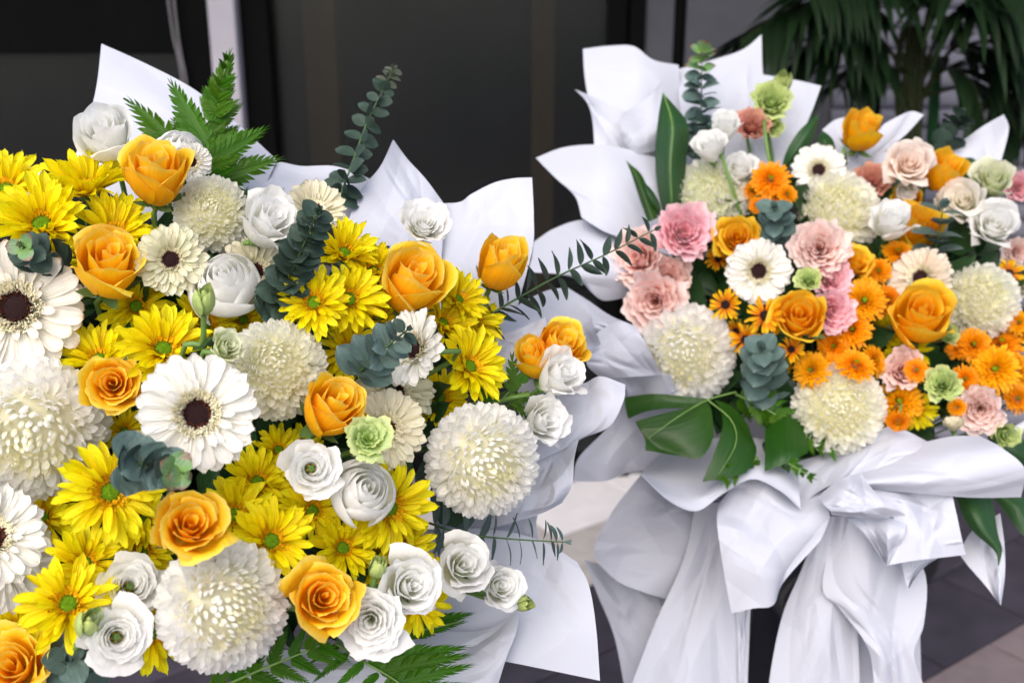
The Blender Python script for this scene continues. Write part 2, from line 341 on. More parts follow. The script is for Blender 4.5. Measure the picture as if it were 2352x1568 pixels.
STY = dict(
    rose=dict(K=15, open=.10, ruffle=.016, flare=.85, core=.05, h=1.30, tip=.10, close=.24, wide=.92, edge=.5, pw=.75, dome=.10),
    roseopen=dict(K=17, rmax=.74, open=.52, ow=1.6, ruffle=.022, flare=.75, core=.04, h=1.0, tip=.08, close=.24, wide=.85, edge=.4),
    rosebud=dict(K=12, open=.04, ruffle=.014, flare=.7, core=.06, h=1.45, tip=.18, close=.24, wide=.92, edge=.5),
    cup=dict(K=14, rmax=.74, open=.46, ow=1.3, ov=3.0, ruffle=.046, flare=.5, core=.05, h=1.2, tip=.04, close=.16, wide=.9, edge=.4, nu=16, drop=.30),
    swirl=dict(K=17, open=.06, ruffle=.016, flare=.10, core=.05, h=1.0, tip=.0, close=.44, wide=.95, rand=.25, dome=.56, pw=.8, edge=.15),
    eye=dict(K=19, rmax=.56, open=1.0, ow=2.2, ov=2.6, ruffle=.028, flare=.15, core=.16, h=.85, tip=.0, close=.10, wide=.85, rand=.5, pw=.8, edge=.1),
    ruff=dict(K=24, rmax=.62, open=.76, ow=1.2, ov=2.0, ruffle=.066, flare=.35, core=.07, h=.9, tip=.0, close=.08, wide=.82, nu=20, rand=1.4, edge=.25, drop=.20),
    soft=dict(K=20, rmax=.60, open=.80, ow=1.4, ov=2.2, ruffle=.042, flare=.3, core=.07, h=.85, tip=.0, close=.10, wide=.95, nu=18, rand=.9, edge=.2, drop=.22),
    bud=dict(K=8, open=.0, ruffle=.015, flare=.06, core=.14, h=1.5, tip=.12, close=.50, wide=.9),
    greenopen=dict(K=18, open=.72, ruffle=.07, flare=.7, core=.05, h=.7, tip=.0, close=.04, wide=.6, nu=14),
)
PROTO = {}
def proto(key, fn):
    if key not in PROTO: PROTO[key] = fn()
    return PROTO[key]

def frame(P, tx, ty, roll, scale):
    c = (C0 - P).normalized(); r = (RX - c * RX.dot(c)).normalized(); u = c.cross(r)
    a = (c + r * tx + u * ty).normalized()
    x = (r - a * r.dot(a)).normalized(); y = a.cross(x)
    X2 = x * cos(roll) + y * sin(roll); Y2 = a.cross(X2)
    Mx = Matrix((X2, Y2, a)).transposed().to_4x4()
    return Matrix.Translation(P) @ Mx @ Matrix.Scale(scale, 4)
def rotz(a): return Matrix.Rotation(a, 4, 'Z')
def rotx(a): return Matrix.Rotation(a, 4, 'X')
def roty(a): return Matrix.Rotation(a, 4, 'Y')
def tr(x, y, z): return Matrix.Translation((x, y, z))

def add_stem(root, Mw, R, base_z, hub, mat=None, thick=.0022, via=None):
    P = Mw @ Vector((0, 0, base_z)); ax = (Mw.to_3x3() @ Vector((0, 0, 1))).normalized()
    pts = [P, P - ax * max(R * 1.1, .03)] + ([via] if via is not None else []) + [P.lerp(hub, .6) - ax * .01, hub]
    V, Fc = tube(pts, thick, thick * .9, 9 if via is None else 14, 6)
    inv = Mw.inverted()
    return obj('stem', mesh('stem', [inv @ p for p in V], Fc, mat or M['stem']), root)

HUB = {}
def dL(x, y): return .92 + .16 * ((x - 430) / 850) ** 2 + .07 * (1000 - y) / 600 + .05 * ((y - 950) / 800) ** 2
def dR(x, y): return 1.42 + .10 * ((x - 1850) / 500) ** 2 + .13 * (720 - y) / 500 + .06 * ((y - 720) / 450) ** 2
SIDE = 'L'
def depth(x, y, dz): return (dL(x, y) if SIDE == 'L' else dR(x, y)) + dz

def BS(style, v):
    st = STY[style]; q = sorted(rose_petal('', None, k, st['K'], st, v, 1., True) for k in range(st['K']))
    return 1.02 / q[-2]
def build_bloom(root, style, matk, variant):
    st = STY[style]
    ms = proto(('bloom', style, matk, variant), lambda: [rose_petal('petal', M['roseout' if matk == 'rose' and k >= st['K'] - 4 else matk], k, st['K'], st, variant, BS(style, variant)) for k in range(st['K'])])
    for me in ms: obj('petal', me, root)
def sepals(root, n, base, L, W, mat, spread, z):
    me = proto(('sepal', L, W, mat, spread), lambda: petal('sepal', M[mat], L, W, 'lance', spread, spread + .9, .3, 3, 6))
    for i in range(n): obj('sepal', me, root, rotz(i * 2 * pi / n + .3) @ tr(0, base, z) @ rotx(rnd.uniform(-.25, .25)))

def f_rose(root, Mw, R, o):
    s = o.get('style', 'rose'); v = o.get('v', rnd.randrange(4)); mk = o.get('mat', 'rose')
    build_bloom(root, s, mk, v)
    if mk in ('rose', 'rosey'): sepals(root, 5, .18, .85, .17, 'sepal', .1, -STY[s]['h'] * .80)
    else: sepals(root, 5, .12, .75, .05, 'sepal', .7, -STY[s]['h'] * .80)
    rec = proto(('receptacle',), lambda: mesh('receptacle', *lathe([(.02, -.28), (.10, -.22), (.2, -.05), (.22, .04), (.1, .09), (0.01, .1)]), M['stem']))
    obj('receptacle', rec, root, tr(0, 0, -STY[s]['h'] * .82))
    if s == 'eye' or o.get('eye'):
        p = proto(('pistil',), lambda: mesh('pistil', *lathe([(.16, -.5), (.15, -.2), (.08, -.02), (.10, .05), (.02, .12)]), M['stem']))
        obj('pistil', p, root, tr(0, 0, -.05))
        for i in range(5):
            st = proto(('stamen',), lambda: mesh('stamen', *lathe([(.015, -.2), (.018, .08), (.05, .10), (.045, .17), (.01, .2)], 6), M['floretyel']))
            obj('stamen', st, root, rotz(i * 1.256) @ tr(0, .10, -.28) @ rotx(-.1) @ Matrix.Scale(.8, 4))
    add_stem(root, Mw, R, -STY[s]['h'] * .95, HUB[SIDE], M['stem'], .0026, o.get('via'))
def lathe(pr, n=12):
    V = [Vector((cos(2 * pi * i / n) * r, sin(2 * pi * i / n) * r, z)) for r, z in pr for i in range(n)]
    Fc = [(j * n + i, j * n + (i + 1) % n, (j + 1) * n + (i + 1) % n, (j + 1) * n + i) for j in range(len(pr) - 1) for i in range(n)]
    return V, Fc
def bumpdisc(R, H, n, bw, bh, seed=1):
    """dome of small pointed florets, phyllotaxis"""
    V, Fc = lathe([(0.001, H * .9), (R * .4, H * .85), (R * .75, H * .55), (R, 0), (R * .9, -H * .8)], 16)
    r = random.Random(seed)
    for k in range(n):
        q = sqrt((k + .5) / n); a = k * 2.39996; x, y = R * q * cos(a), R * q * sin(a); z = H * .92 * (1 - q ** 2.4)
        nrm = Vector((x * .6 / R, y * .6 / R, 1)).normalized(); b = len(V); ax = nrm.orthogonal().normalized(); ay = nrm.cross(ax)
        c = Vector((x, y, z - bh * .2)); h = bh * r.uniform(.6, 1.3)
        for s in range(4): V.append(c + (ax * cos(s * pi / 2) + ay * sin(s * pi / 2)) * bw)
        V.append(c + nrm * h)
        Fc += [(b + s, b + (s + 1) % 4, b + 4) for s in range(4)]
    return V, Fc
def floretring(R0, R1, n, h, wd, seed=1, rows=3):
    r = random.Random(seed); V, Fc = [], []
    for k in range(n):
        a = r.uniform(0, 2 * pi); q = r.uniform(0, 1); R = R0 + (R1 - R0) * q
        c = Vector((cos(a) * R, sin(a) * R, .02)); rad = Vector((cos(a), sin(a), 0)); tn = Vector((-sin(a), cos(a), 0))
        d = (rad * r.uniform(.1, .8) + tn * r.uniform(-.4, .4) + Vector((0, 0, 1))).normalized(); hh = h * r.uniform(.6, 1.3); b = len(V)
        V += [c - tn * wd, c + tn * wd, c + d * hh + tn * wd * 1.3, c + d * hh * 1.1, c + d * hh - tn * wd * 1.3, c + rad * wd]
        Fc += [(b, b + 1, b + 2, b + 3, b + 4), (b + 1, b + 5, b + 2), (b + 5, b, b + 4)]
    return V, Fc

def f_gerbera(root, Mw, R, o):
    mk = o.get('mat', 'gerb'); n = o.get('n', 20); tilt = o.get('cupa', .12); rr = random.Random(o.get('seed', rnd.randrange(999)))
    outer = proto(('gout', mk), lambda: [petal('petal', M[mk], .76, .128, 'gerb', p, q, .35, 6, 10, .10, .006, .1, .05, i) for i, (p, q) in enumerate([(.22, -.22), (.15, -.1), (.25, -.38), (.1, .1)])])
    inner = proto(('gin', mk), lambda: [petal('petal', M[mk], .46, .075, 'gerb', p, q, .4, 4, 7, .1, .004, .1, .04, i) for i, (p, q) in enumerate([(.4, -.1), (.5, .1), (.3, -.2)])])
    for ring in range(2):
        for i in range(n):
            a = 2 * pi * (i + .5 * ring) / n + rr.uniform(-.06, .06); s = rr.uniform(.9, 1.05) * (1 - .05 * ring)
            obj('petal', outer[rr.randrange(4)], root, rotz(a) @ tr(0, .235, -.02 + .035 * ring) @ rotx(tilt + .08 * ring + rr.uniform(-.10, .10)) @ roty(rr.uniform(-.2, .2)) @ Matrix.Scale(s, 4))
    ni = o.get('ni', 14)
    for i in range(ni):
        a = 2 * pi * i / ni + rr.uniform(-.15, .15); s = rr.uniform(.55, .9) if not o.get('double') else rr.uniform(.9, 1.35)
        obj('petal', inner[rr.randrange(3)], root, rotz(a) @ tr(0, .25, .04) @ rotx(tilt + .22 + rr.uniform(-.15, .2)) @ Matrix.Scale(s, 4))
    ds = proto(('gdisc',), lambda: mesh('disc', *bumpdisc(.215, .07, 240, .011, .028), M['discdark']))
    obj('disc', ds, root, tr(0, 0, .03))
    fr = proto(('gfl',), lambda: mesh('floret_ring', *floretring(.20, .35, 620, .10, .009), M['floretcream']))
    tag(obj('floret_ring', fr, root, tr(0, 0, .06)), None, None, None, 'stuff')
    f2 = proto(('gfl2',), lambda: mesh('inner_floret_ring', *floretring(.15, .23, 160, .065, .008, 3), M['floretdark']))
    tag(obj('inner_floret_ring', f2, root, tr(0, 0, .05)), None, None, None, 'stuff')
    ca = proto(('gcalyx',), lambda: mesh('calyx', *lathe([(.03, -.3), (.12, -.24), (.25, -.08), (.27, .0)]), M['stem'])); obj('calyx', ca, root)
    add_stem(root, Mw, R, -.28, HUB[SIDE], M['stem'], .0026, o.get('via'))

def f_daisy(root, Mw, R, o):
    mk = o.get('mat', 'daisy'); rr = random.Random(o.get('seed', rnd.randrange(9999))); ca = o.get('cupa', .28)
    dark = mk == 'mini'
    pts = proto(('dp', mk), lambda: [petal('petal', M[mk], .84, .094, 'daisy', p, q, c, 4, 9, .12, .012, tw, .07, i, side=sd_) for i, (p, q, c, tw, sd_) in enumerate(
        [(.25, -.25, .4, .1, .0), (.15, .05, .6, -.25, .05), (.35, -.5, .3, .2, -.06), (.05, .25, .8, .3, .03), (.3, -.05, .5, -.4, -.03)])])
    n = o.get('n', 29)
    for ring, (cnt, sc_, dt, z) in enumerate(((n, 1., 0., 0.), (int(n * .62), .86, .22, .05), (int(n * .5), .66, .42, .07))):
        if dark and ring == 2: continue
        for i in range(cnt):
            a = 2 * pi * (i + .4 * ring) / cnt + rr.uniform(-.13, .13); s = sc_ * rr.uniform(.82, 1.06)
            obj('petal', pts[rr.randrange(5)], root, rotz(a) @ tr(0, .17, z) @ rotx(ca + dt + rr.uniform(-.28, .26)) @ rotz(rr.uniform(-.16, .16)) @ roty(rr.uniform(-.6, .6)) @ Matrix.Scale(s, 4))
    if dark:
        d = proto(('dd',), lambda: mesh('disc', *bumpdisc(.24, .12, 110, .02, .05), M['discdark']))
    else:
        d = proto(('dg',), lambda: mesh('disc', *bumpdisc(.155, .05, 170, .012, .05), M['discgreen']))
        f = proto(('df',), lambda: mesh('floret_ring', *floretring(.14, .33, 230, .09, .013, 2), M['floretyel']))
        tag(obj('floret_ring', f, root, tr(0, 0, .085)), None, None, None, 'stuff')
    obj('disc', d, root, tr(0, 0, .06))
    cx = proto(('dcal',), lambda: mesh('calyx', *lathe([(.03, -.22), (.12, -.16), (.2, -.04), (.19, .02)]), M['stem'])); obj('calyx', cx, root)
    add_stem(root, Mw, R, -.2, HUB[SIDE], M['stem'], .0018, o.get('via'))

def f_mum(root, Mw, R, o):
    mk = o.get('mat', 'mum'); n = o.get('n', 480); rr = random.Random(o.get('seed', rnd.randrange(999)))
    W = o.get('w', .084)
    NK = 11
    KEY = [(0, (-.45, 1.15, .48, .44, .62, .8)), (.25, (-.70, 1.30, .50, .44, .82, .75)), (.5, (-.95, .85, .50, .42, .98, .6)), (.72, (-1.08, .15, .50, .38, 1.12, .42)), (1, (-1.02, -.65, .56, .44, 1.12, .3))]
    def mix(q, k):
        for (qa, a), (qb, b) in zip(KEY, KEY[1:]):
            if q <= qb: f = (q - qa) / (qb - qa); return a[k] + (b[k] - a[k]) * f
        return KEY[-1][1][k]
    def mk_meshes():
        out = []
        for kind in range(NK):
            q = kind / (NK - 1)
            p0, p1, L, wk, cu = mix(q, 0), mix(q, 1), mix(q, 2), mix(q, 4), mix(q, 5)
            out.append([petal('petal', M['mumc' if kind < 3 else mk], L, W * wk, 'mum', p0, p1, cu, 4, 8, .0, .004, tw, .03, kind * 3 + s) for s, tw in enumerate((-.25, .2))])
        return out
    ms = proto(('mum', mk, W), mk_meshes)
    amax = radians(o.get('amax', 108)); fl = o.get('flat', .88); shag = o.get('shag', 0.)
    EV, EF, EU = [], [], []
    for k in range(n):
        cz = 1 - (1 - cos(amax)) * ((k + .5) / n) ** 1.08; al = math.acos(cz); az = k * 2.39996 + rr.uniform(-.14, .14)
        q = al / amax
        kind = max(0, min(NK - 1, int(q * NK + rr.uniform(-.9, .9))))
        if rr.random() < .06 + shag * .5: kind = min(NK - 1, kind + 2)
        qk = kind / (NK - 1)
        s = (.60 + .40 * sm(0, .6, q)) * rr.uniform(.93, 1.07) * (1.0 + (.02 + shag * .3) * sm(.75, 1, q))
        d = Vector((sin(al), 0, cos(al))); e = Vector((-cos(al), 0, sin(al)))   # e: towards the pole
        X = d.cross(e)
        Mx = Matrix((X, d, e)).transposed().to_4x4()
        P = d * (.97 - mix(qk, 3) * s); P.z *= fl
        T = rotz(az) @ Matrix.Translation(P) @ Mx @ rotx(rr.uniform(-.13, .13)) @ roty(rr.uniform(-.28, .28)) @ Matrix.Scale(s, 4)
        me = ms[kind][rr.randrange(2)]
        if k % 8 < 5: obj('petal', me, root, T)
        else:
            b = len(EV); EV += [T @ q_.co for q_ in me.vertices]; EF += [tuple(b + q_ for q_ in f.vertices) for f in me.polygons]
            EU += [(i / 4, j / 8) for j in range(9) for i in range(5)]
    tag(obj('small_petals', mesh('small_petals', EV, EF, M[mk], EU), root), None, None, None, 'stuff')
    def skirt():
        r2 = random.Random(5); V, Fc, UV = [], [], []
        src = [ms[NK - 2][0], ms[NK - 1][1], ms[NK - 1][0]]
        for k in range(110):
            al = radians(100) + radians(42) * (k / 110); az = k * 2.39996 + r2.uniform(-.2, .2); s = r2.uniform(.8, 1.02)
            d = Vector((sin(al), 0, cos(al))); e = Vector((-cos(al), 0, sin(al))); X = d.cross(e); P = d * .50; P.z *= fl
            T = rotz(az) @ Matrix.Translation(P) @ Matrix((X, d, e)).transposed().to_4x4() @ rotx(r2.uniform(-.25, .2)) @ Matrix.Scale(s, 4)
            me = src[k % 3]; b = len(V)
            for vtx in me.vertices: V.append(T @ vtx.co)
            for j in range(9):
                for i in range(5): UV.append((i / 4, j / 8))
            Fc += [tuple(b + q for q in f.vertices) for f in me.polygons]
        return mesh('skirt_petals', V, Fc, M[mk], UV)
    tag(obj('skirt_petals', proto(('mskirt', mk, W), skirt), root), None, None, None, 'stuff')
    co = proto(('mcore', mk), lambda: mesh('core', *lathe([(.01, -.5), (.40, -.46), (.68, -.2), (.73, .1), (.60, .42), (.30, .60), (.01, .65)], 16), M[mk]))
    obj('core', co, root)
    add_stem(root, Mw, R, -.45, HUB[SIDE], M['stem'], .003, o.get('via'))

def f_button(root, Mw, R, o):
    mk = o.get('mat', 'button'); v = o.get('v', rnd.randrange(3))
    def mk_mesh():
        rr = random.Random(v + 50); V, Fc, UV = [], [], []
        n = 210
        for k in range(n):
            q = (k + .5) / n; al = radians(9) + radians(98) * q ** .75; az = k * 2.39996
            L = (.26 + .44 * q) * rr.uniform(.8, 1.15); al += rr.uniform(-.12, .12); az += rr.uniform(-.12, .12); Rb = .26 + .14 * q; wd = .048 + .028 * q
            d = Vector((sin(al) * cos(az), sin(al) * sin(az), cos(al) * .75)).normalized(); t_ = Vector((-sin(az), cos(az), 0)); nn = d.cross(t_)
            lift = rr.uniform(-.10, .10); b = len(V); base = Vector((d.x, d.y, d.z * .6)) * Rb
            for j, (f, w_) in enumerate(((0, .5), (.5, .9), (.85, 1), (1.0, .45))):
                c = base + d * (L * f * rr.uniform(.93, 1.07)) + Vector((0, 0, (.06 + lift) * f * f))
                for u in (-1, 0, 1):
                    V.append(c + t_ * (u * wd * w_) + nn * (-abs(u) * .02)); UV.append((.5 + u * .5, f))
            for j in range(3):
                for i in range(2):
                    a = b + j * 3 + i; Fc.append((a, a + 1, a + 4, a + 3))
        return mesh('petals', V, Fc, M[mk], UV)
    tag(obj('petals', proto(('button', mk, v), mk_mesh), root), None, None, None, 'stuff')
    d = proto(('dbtn',), lambda: mesh('disc', *bumpdisc(.11, .05, 40, .016, .04), M['discgreen'])); obj('disc', d, root, tr(0, 0, .30))
    add_stem(root, Mw, R, -.05, HUB[SIDE], M['stem'], .0014, o.get('via'))

BUILD = dict(rose=f_rose, gerb=f_gerbera, daisy=f_daisy, mum=f_mum, button=f_button)
ZOFF = dict(rose=0., gerb=0., daisy=0., mum=.45, button=.1)
NAMES = dict(rose=('rose', 'rose'), gerb=('gerbera', 'gerbera'), daisy=('daisy_chrysanthemum', 'daisy'), mum=('pompon_chrysanthemum', 'chrysanthemum'), button=('button_chrysanthemum', 'button flower'))
def F(kind, x, y, r, tx, ty, dz, label, group=None, **o):
    global SEEDC
    nm, cat = o.pop('nm', NAMES[kind])
    d = depth(x, y, dz); R = r * d / FV * (1.10 if kind == 'daisy' else 1.12 if kind == 'button' else 1 if kind != 'rose' else dict(ruff=1.14, soft=1.14, bud=1.1, swirl=1.1, eye=1.12, rosebud=1.08).get(o.get('style', 'rose'), 1.15))
    d += R * ZOFF[kind]; P = at(x, y, d)
    Mw = frame(P, tx, ty, o.pop('roll', rnd.uniform(0, 6.28)), R)
    if 'via' in o: o['via'] = at(*o['via'])
    root = empty(nm, Mw); tag(root, label, cat, group)
    BUILD[kind](root, Mw, R, o)
    return root

# ------------------------------------------------------------------ greenery builders
def leaf_set(mat, n=3, L=1., W=.5, prof='round'):
    return proto(('leafset', mat, L, W, prof), lambda: [petal('leaf', M[mat], L, W, prof, p, q, c, 6, 8, 0, .02, tw, 0, i) for i, (p, q, c, tw) in enumerate([(.1, -.3, .15, .1), (.2, .2, .25, -.1), (0, -.5, .1, .2)])])
def spray(label, pts, n, s0, s1, mat, group=None, ang=1.0, W=.5, prof='round', tipmat=None, name='eucalyptus_sprig', cat='eucalyptus', faceflat=0., th=.0013, roll0=0., extra=0, droop=.0, planar=False):
    P = [at(*p) for p in pts]
    V, Fc = tube(P, th * 1.3, th * .6, 18, 6)
    base = P[0]; root = empty(name, Matrix.Translation(base)); tag(root, label, cat, group)
    obj('stem', mesh('stem', [v - base for v in V], Fc, M['stemdark']), root)
    ls = leaf_set(mat, W=W, prof=prof); lt = leaf_set(tipmat, W=W, prof=prof) if tipmat else ls
    for k in range(n):
        t = (k + .6) / n; p = spline(P, t); tg = (spline(P, min(1, t + .02)) - spline(P, max(0, t - .02))).normalized()
        c = (C0 - p).normalized(); a0 = (c - tg * c.dot(tg)).normalized(); b0 = tg.cross(a0)
        sz = 1.4 * (s0 + (s1 - s0) * t ** 1.3) * (C0 - p).length / FV
        for q in range(2 + extra if not faceflat else 3):
            an = roll0 + (k % 2) * (pi / 2) + q * 2 * pi / (2 + extra) + rnd.uniform(-.25, .25)
            if planar: an = pi / 2 + q * pi + rnd.uniform(-.8, .8)
            if faceflat: an = (pi / 2, -pi / 2, 0.)[q] + rnd.uniform(-.4, .4)
            rad = a0 * cos(an) + b0 * sin(an)
            aa = ang + rnd.uniform(-.18, .18) * (2.2 if planar else 1)
            d = (tg * cos(aa) + rad * sin(aa) + Vector((0, 0, -droop))).normalized()
            nn = (tg - d * tg.dot(d)).normalized()
            if faceflat:
                nn = (c * faceflat + tg * (1 - faceflat) + Vector((rnd.uniform(-.3, .3), rnd.uniform(-.3, .3), 0))); nn = (nn - d * nn.dot(d)).normalized()
            X = d.cross(nn)
            Mx = Matrix.Translation(p - base + rad * th) @ Matrix((X, d, nn)).transposed().to_4x4() @ Matrix.Scale(sz * rnd.uniform(.88, 1.1), 4)
            obj('leaf', (lt if t > .8 else ls)[rnd.randrange(3)], root, Mx)
    # the closed tip
    p = P[-1]; tg = (spline(P, 1) - spline(P, .97)).normalized(); o1 = tg.orthogonal().normalized()
    for q in range(3):
        rad = Matrix.Rotation(q * 2.1, 3, tg) @ o1; d = (tg + rad * .35).normalized(); nn = (rad * -1 + tg * .3); nn = (nn - d * nn.dot(d)).normalized()
        obj('leaf', lt[q], root, Matrix.Translation(p - base) @ Matrix((d.cross(nn), d, nn)).transposed().to_4x4() @ Matrix.Scale(s1 * .7 * (C0 - p).length / FV, 4))
    return root

def pinna_mesh(mat, W, m, seed, fwd=.10):
    """a pinna: midrib with toothed lobes fused at the base"""
    r = random.Random(seed); V, Fc, UV = [], [], []
    for sgn in (-1, 1):
        for k in range(m):
            t0 = k / m; t1 = (k + 1.05) / m; tm = (k + .5) / m
            w_ = W * max(.05, (1 - tm) ** .75) * (.75 + .25 * sm(0, .2, tm)) * r.uniform(.88, 1.1)
            b = len(V); zt = r.uniform(-.02, .02)
            bend = lambda t: -.10 * t * t
            pts = [(0, t0, 0), (0, min(1, t1), 0), (w_ * .45, t1 + fwd * .35, .012), (w_ * .82, t1 + fwd * .75 + .01, .0), (w_, tm + fwd * 1.25 + .5 / m * .6, zt - .02), (w_ * .88, tm + fwd * .55, zt), (w_ * .5, t0 + fwd * .25 + .1 / m, .008)]
            for px, py, pz in pts:
                V.append(Vector((sgn * px, py, pz + bend(py)))); UV.append((.5 + sgn * px / W * .5, min(1, max(0, abs(px) / W))))
            q = list(range(b, b + 7))
            Fc.append(tuple(q) if sgn > 0 else tuple(reversed(q)))
    return mesh('pinna', V, Fc, M[mat], UV, smooth=False)
def fern(label, rach, pin, mat='fern', group=None, th=.0012, name='fern_frond', W=.26, m=13, dd=0.):
    P = [at(*p) for p in rach]; base = P[0]
    root = empty(name, Matrix.Translation(base)); tag(root, label, 'fern', group)
    V, Fc = tube(P, th * 1.4, th * .4, 16, 6)
    obj('rachis', mesh('rachis', [v - base for v in V], Fc, M['stem']), root)
    ms = proto(('pinna', mat, W, m), lambda: [pinna_mesh(mat, W, m, s) for s in range(3)])
    for (bx, by, bd, ex, ey, ed) in pin:
        a, b = at(bx, by, bd), at(ex, ey, ed); d = b - a; Ln = d.length; d.normalize()
        c = (C0 - a).normalized() + Vector((rnd.uniform(-.35, .35), rnd.uniform(-.2, .2), rnd.uniform(0, .4))); nn = (c - d * c.dot(d)).normalized()
        obj('pinna', ms[rnd.randrange(3)], root, Matrix.Translation(a - base) @ Matrix((d.cross(nn), d, nn)).transposed().to_4x4() @ Matrix.Scale(Ln, 4))
    return root
def auto_pinnae(rach, n, l0, l1, ang=.9, pw=1.0, t0=.05):
    """pinna base/tip pairs down both sides of a rachis, in picture units at the rachis' own depth"""
    out = []; P = [Vector(p) for p in rach]
    P2 = [Vector((p[0], p[1], p[2] * 1000)) for p in rach]
    for k in range(n):
        t = t0 + (1 - t0) * k / n; p = spline(P2, t); q = spline(P2, min(1, t + .03)); tg = Vector((q.x - p.x, q.y - p.y)).normalized()
        ln = l0 + (l1 - l0) * t ** pw
        for s in (-1, 1):
            a = s * ang * rnd.uniform(.9, 1.1); dx = tg.x * cos(a) - tg.y * sin(a); dy = tg.x * sin(a) + tg.y * cos(a); l = ln * rnd.uniform(.9, 1.08)
            out.append((p.x, p.y, p.z / 1000, p.x + dx * l, p.y + dy * l, p.z / 1000 + rnd.uniform(-.02, .02)))
    return out

# ------------------------------------------------------------------ sheets (paper, big leaves)
def sheet_verts(rows, nu=22, nv=22, wr=.0, seed=0):
    R = [[Vector(at(*p)) for p in row] for row in rows]
    V, UV = [], []
    cols = [[spline(r, i / nu) for r in R] for i in range(nu + 1)]
    for j in range(nv + 1):
        for i in range(nu + 1): V.append(spline(cols[i], j / nv)); UV.append((i / nu, j / nv))
    if wr:
        r = random.Random(seed * 17 + 3); lines = []
        for k in range(12):
            a = r.uniform(0, pi); big = k < 6
            lines.append((r.uniform(.1, .9), r.uniform(.1, .9), cos(a), sin(a), r.uniform(.35, .8) if big else r.uniform(.1, .3), r.uniform(-1, 1) * (.6 if big else 1), r.uniform(.14, .34) if big else r.uniform(.04, .10)))
        for k, p in enumerate(V):
            u, v = UV[k]; h = .12 * noise.noise(p * 8 + Vector((seed * 7.3, 0, 0)))
            for cx, cy, ca, sa, ln, am, wl in lines:      # sharp creases that die out along their length
                s = (u - cx) * ca + (v - cy) * sa; q = -(u - cx) * sa + (v - cy) * ca
                h += am * 4.2 * max(0, wl - abs(s)) * math.exp(-(q / ln) ** 2)
            V[k] = p + (C0 - p).normalized() * h * wr
    return V, UV
def paper(rows, dr, label, amp=.012, freq=1.3, phase=0., group=None, wr=.006, seed=None, mat='paper'):
    """rows of outline/fold points (x, y) with a depth per row; columns wave back and forth by amp"""
    full = []
    for j, row in enumerate(rows):
        full.append([(x, y, dr[j] + amp * .75 * sin(phase + freq * i + .7 * j)) for i, (x, y) in enumerate(row)])
    sd_ = seed if seed is not None else rnd.randrange(50)
    V, UV = sheet_verts(full, 72, 72, wr, sd_)
    base = V[-1].copy(); me = mesh('wrapping_paper', [v - base for v in V], grid_faces(72, 72), M[mat], UV, smooth=False)
    o = obj('wrapping_paper', me); o.location = base
    tag(o, label, 'wrapping paper', group)
    so_ = o.modifiers.new('thickness', 'SOLIDIFY'); so_.thickness = .0005; so_.offset = 0
    return o
def bigleaf(label, lobes, mat='leaf', name='broad_leaf', cat='leaf', group=None, stem=None, ribs=()):
    root = None
    for k, rows in enumerate(lobes):
        V, UV = sheet_verts(rows, 12, 14, .0015, k)
        if root is None:
            base = V[0].copy(); root = empty(name, Matrix.Translation(base)); tag(root, label, cat, group)
        o = obj('blade', mesh('blade', [v - base for v in V], grid_faces(12, 14), M[mat], UV), root)
    for rb in ribs:
        Vt, Ft = tube([at(*p) - base for p in rb], .0012, .0005, 10, 6)
        obj('midrib', mesh('midrib', Vt, Ft, M['stem']), root)
    if stem:
        Vt, Ft = tube([at(*p) - base for p in stem], .002, .002, 10, 6); obj('stem', mesh('stem', Vt, Ft, M['stemdark']), root)
    return root
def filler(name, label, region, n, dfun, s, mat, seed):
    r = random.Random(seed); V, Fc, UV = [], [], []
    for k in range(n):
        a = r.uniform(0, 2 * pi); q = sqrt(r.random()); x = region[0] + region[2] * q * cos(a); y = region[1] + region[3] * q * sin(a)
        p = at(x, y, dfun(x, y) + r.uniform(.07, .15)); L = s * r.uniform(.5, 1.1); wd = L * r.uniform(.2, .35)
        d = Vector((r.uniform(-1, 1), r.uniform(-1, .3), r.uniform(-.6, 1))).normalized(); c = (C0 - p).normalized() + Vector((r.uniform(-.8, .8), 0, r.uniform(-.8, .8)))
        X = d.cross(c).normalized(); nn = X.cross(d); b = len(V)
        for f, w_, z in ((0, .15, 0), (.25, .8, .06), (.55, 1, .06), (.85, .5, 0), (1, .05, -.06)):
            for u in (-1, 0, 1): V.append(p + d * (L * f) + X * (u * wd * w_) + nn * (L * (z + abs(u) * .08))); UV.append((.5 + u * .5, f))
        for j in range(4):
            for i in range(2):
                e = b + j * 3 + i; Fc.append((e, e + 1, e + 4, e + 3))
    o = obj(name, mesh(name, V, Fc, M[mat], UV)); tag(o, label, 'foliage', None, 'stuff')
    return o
# ------------------------------------------------------------------ the place: floor and shop front
YF = 3.42
gv, gf = box(-14, 14, -14, YF + 2.0, -.03, 0)
ground = tag(obj('pavement', mesh('pavement', gv, gf, M['grout'], smooth=False)), None, None, None, 'structure')
TA = radians(35.8); T1 = Vector((cos(TA), sin(TA), 0)); T2 = Vector((sin(TA), -cos(TA), 0))
T0 = Vector((1.167, 2.402, 0)); LT, WT = .26, .352
def tile_mesh(nm, L, W, mat):
    g = .004
    V, Fc = [], []
    a, b = g, g
    for z, i in ((.0, 0), (.0085, 0), (.010, .002)):
        for (u, v) in ((a + i, b + i), (W - a - i, b + i), (W - a - i, L - b - i), (a + i, L - b - i)): V.append(T1 * u + T2 * v + Vector((0, 0, z)))
    for k in range(2):
        for s in range(4): Fc.append((k * 4 + s, k * 4 + (s + 1) % 4, k * 4 + 4 + (s + 1) % 4, k * 4 + 4 + s))
    Fc.append((8, 9, 10, 11))
    return mesh(nm, V, [tuple(reversed(f)) for f in Fc], mat, smooth=False)
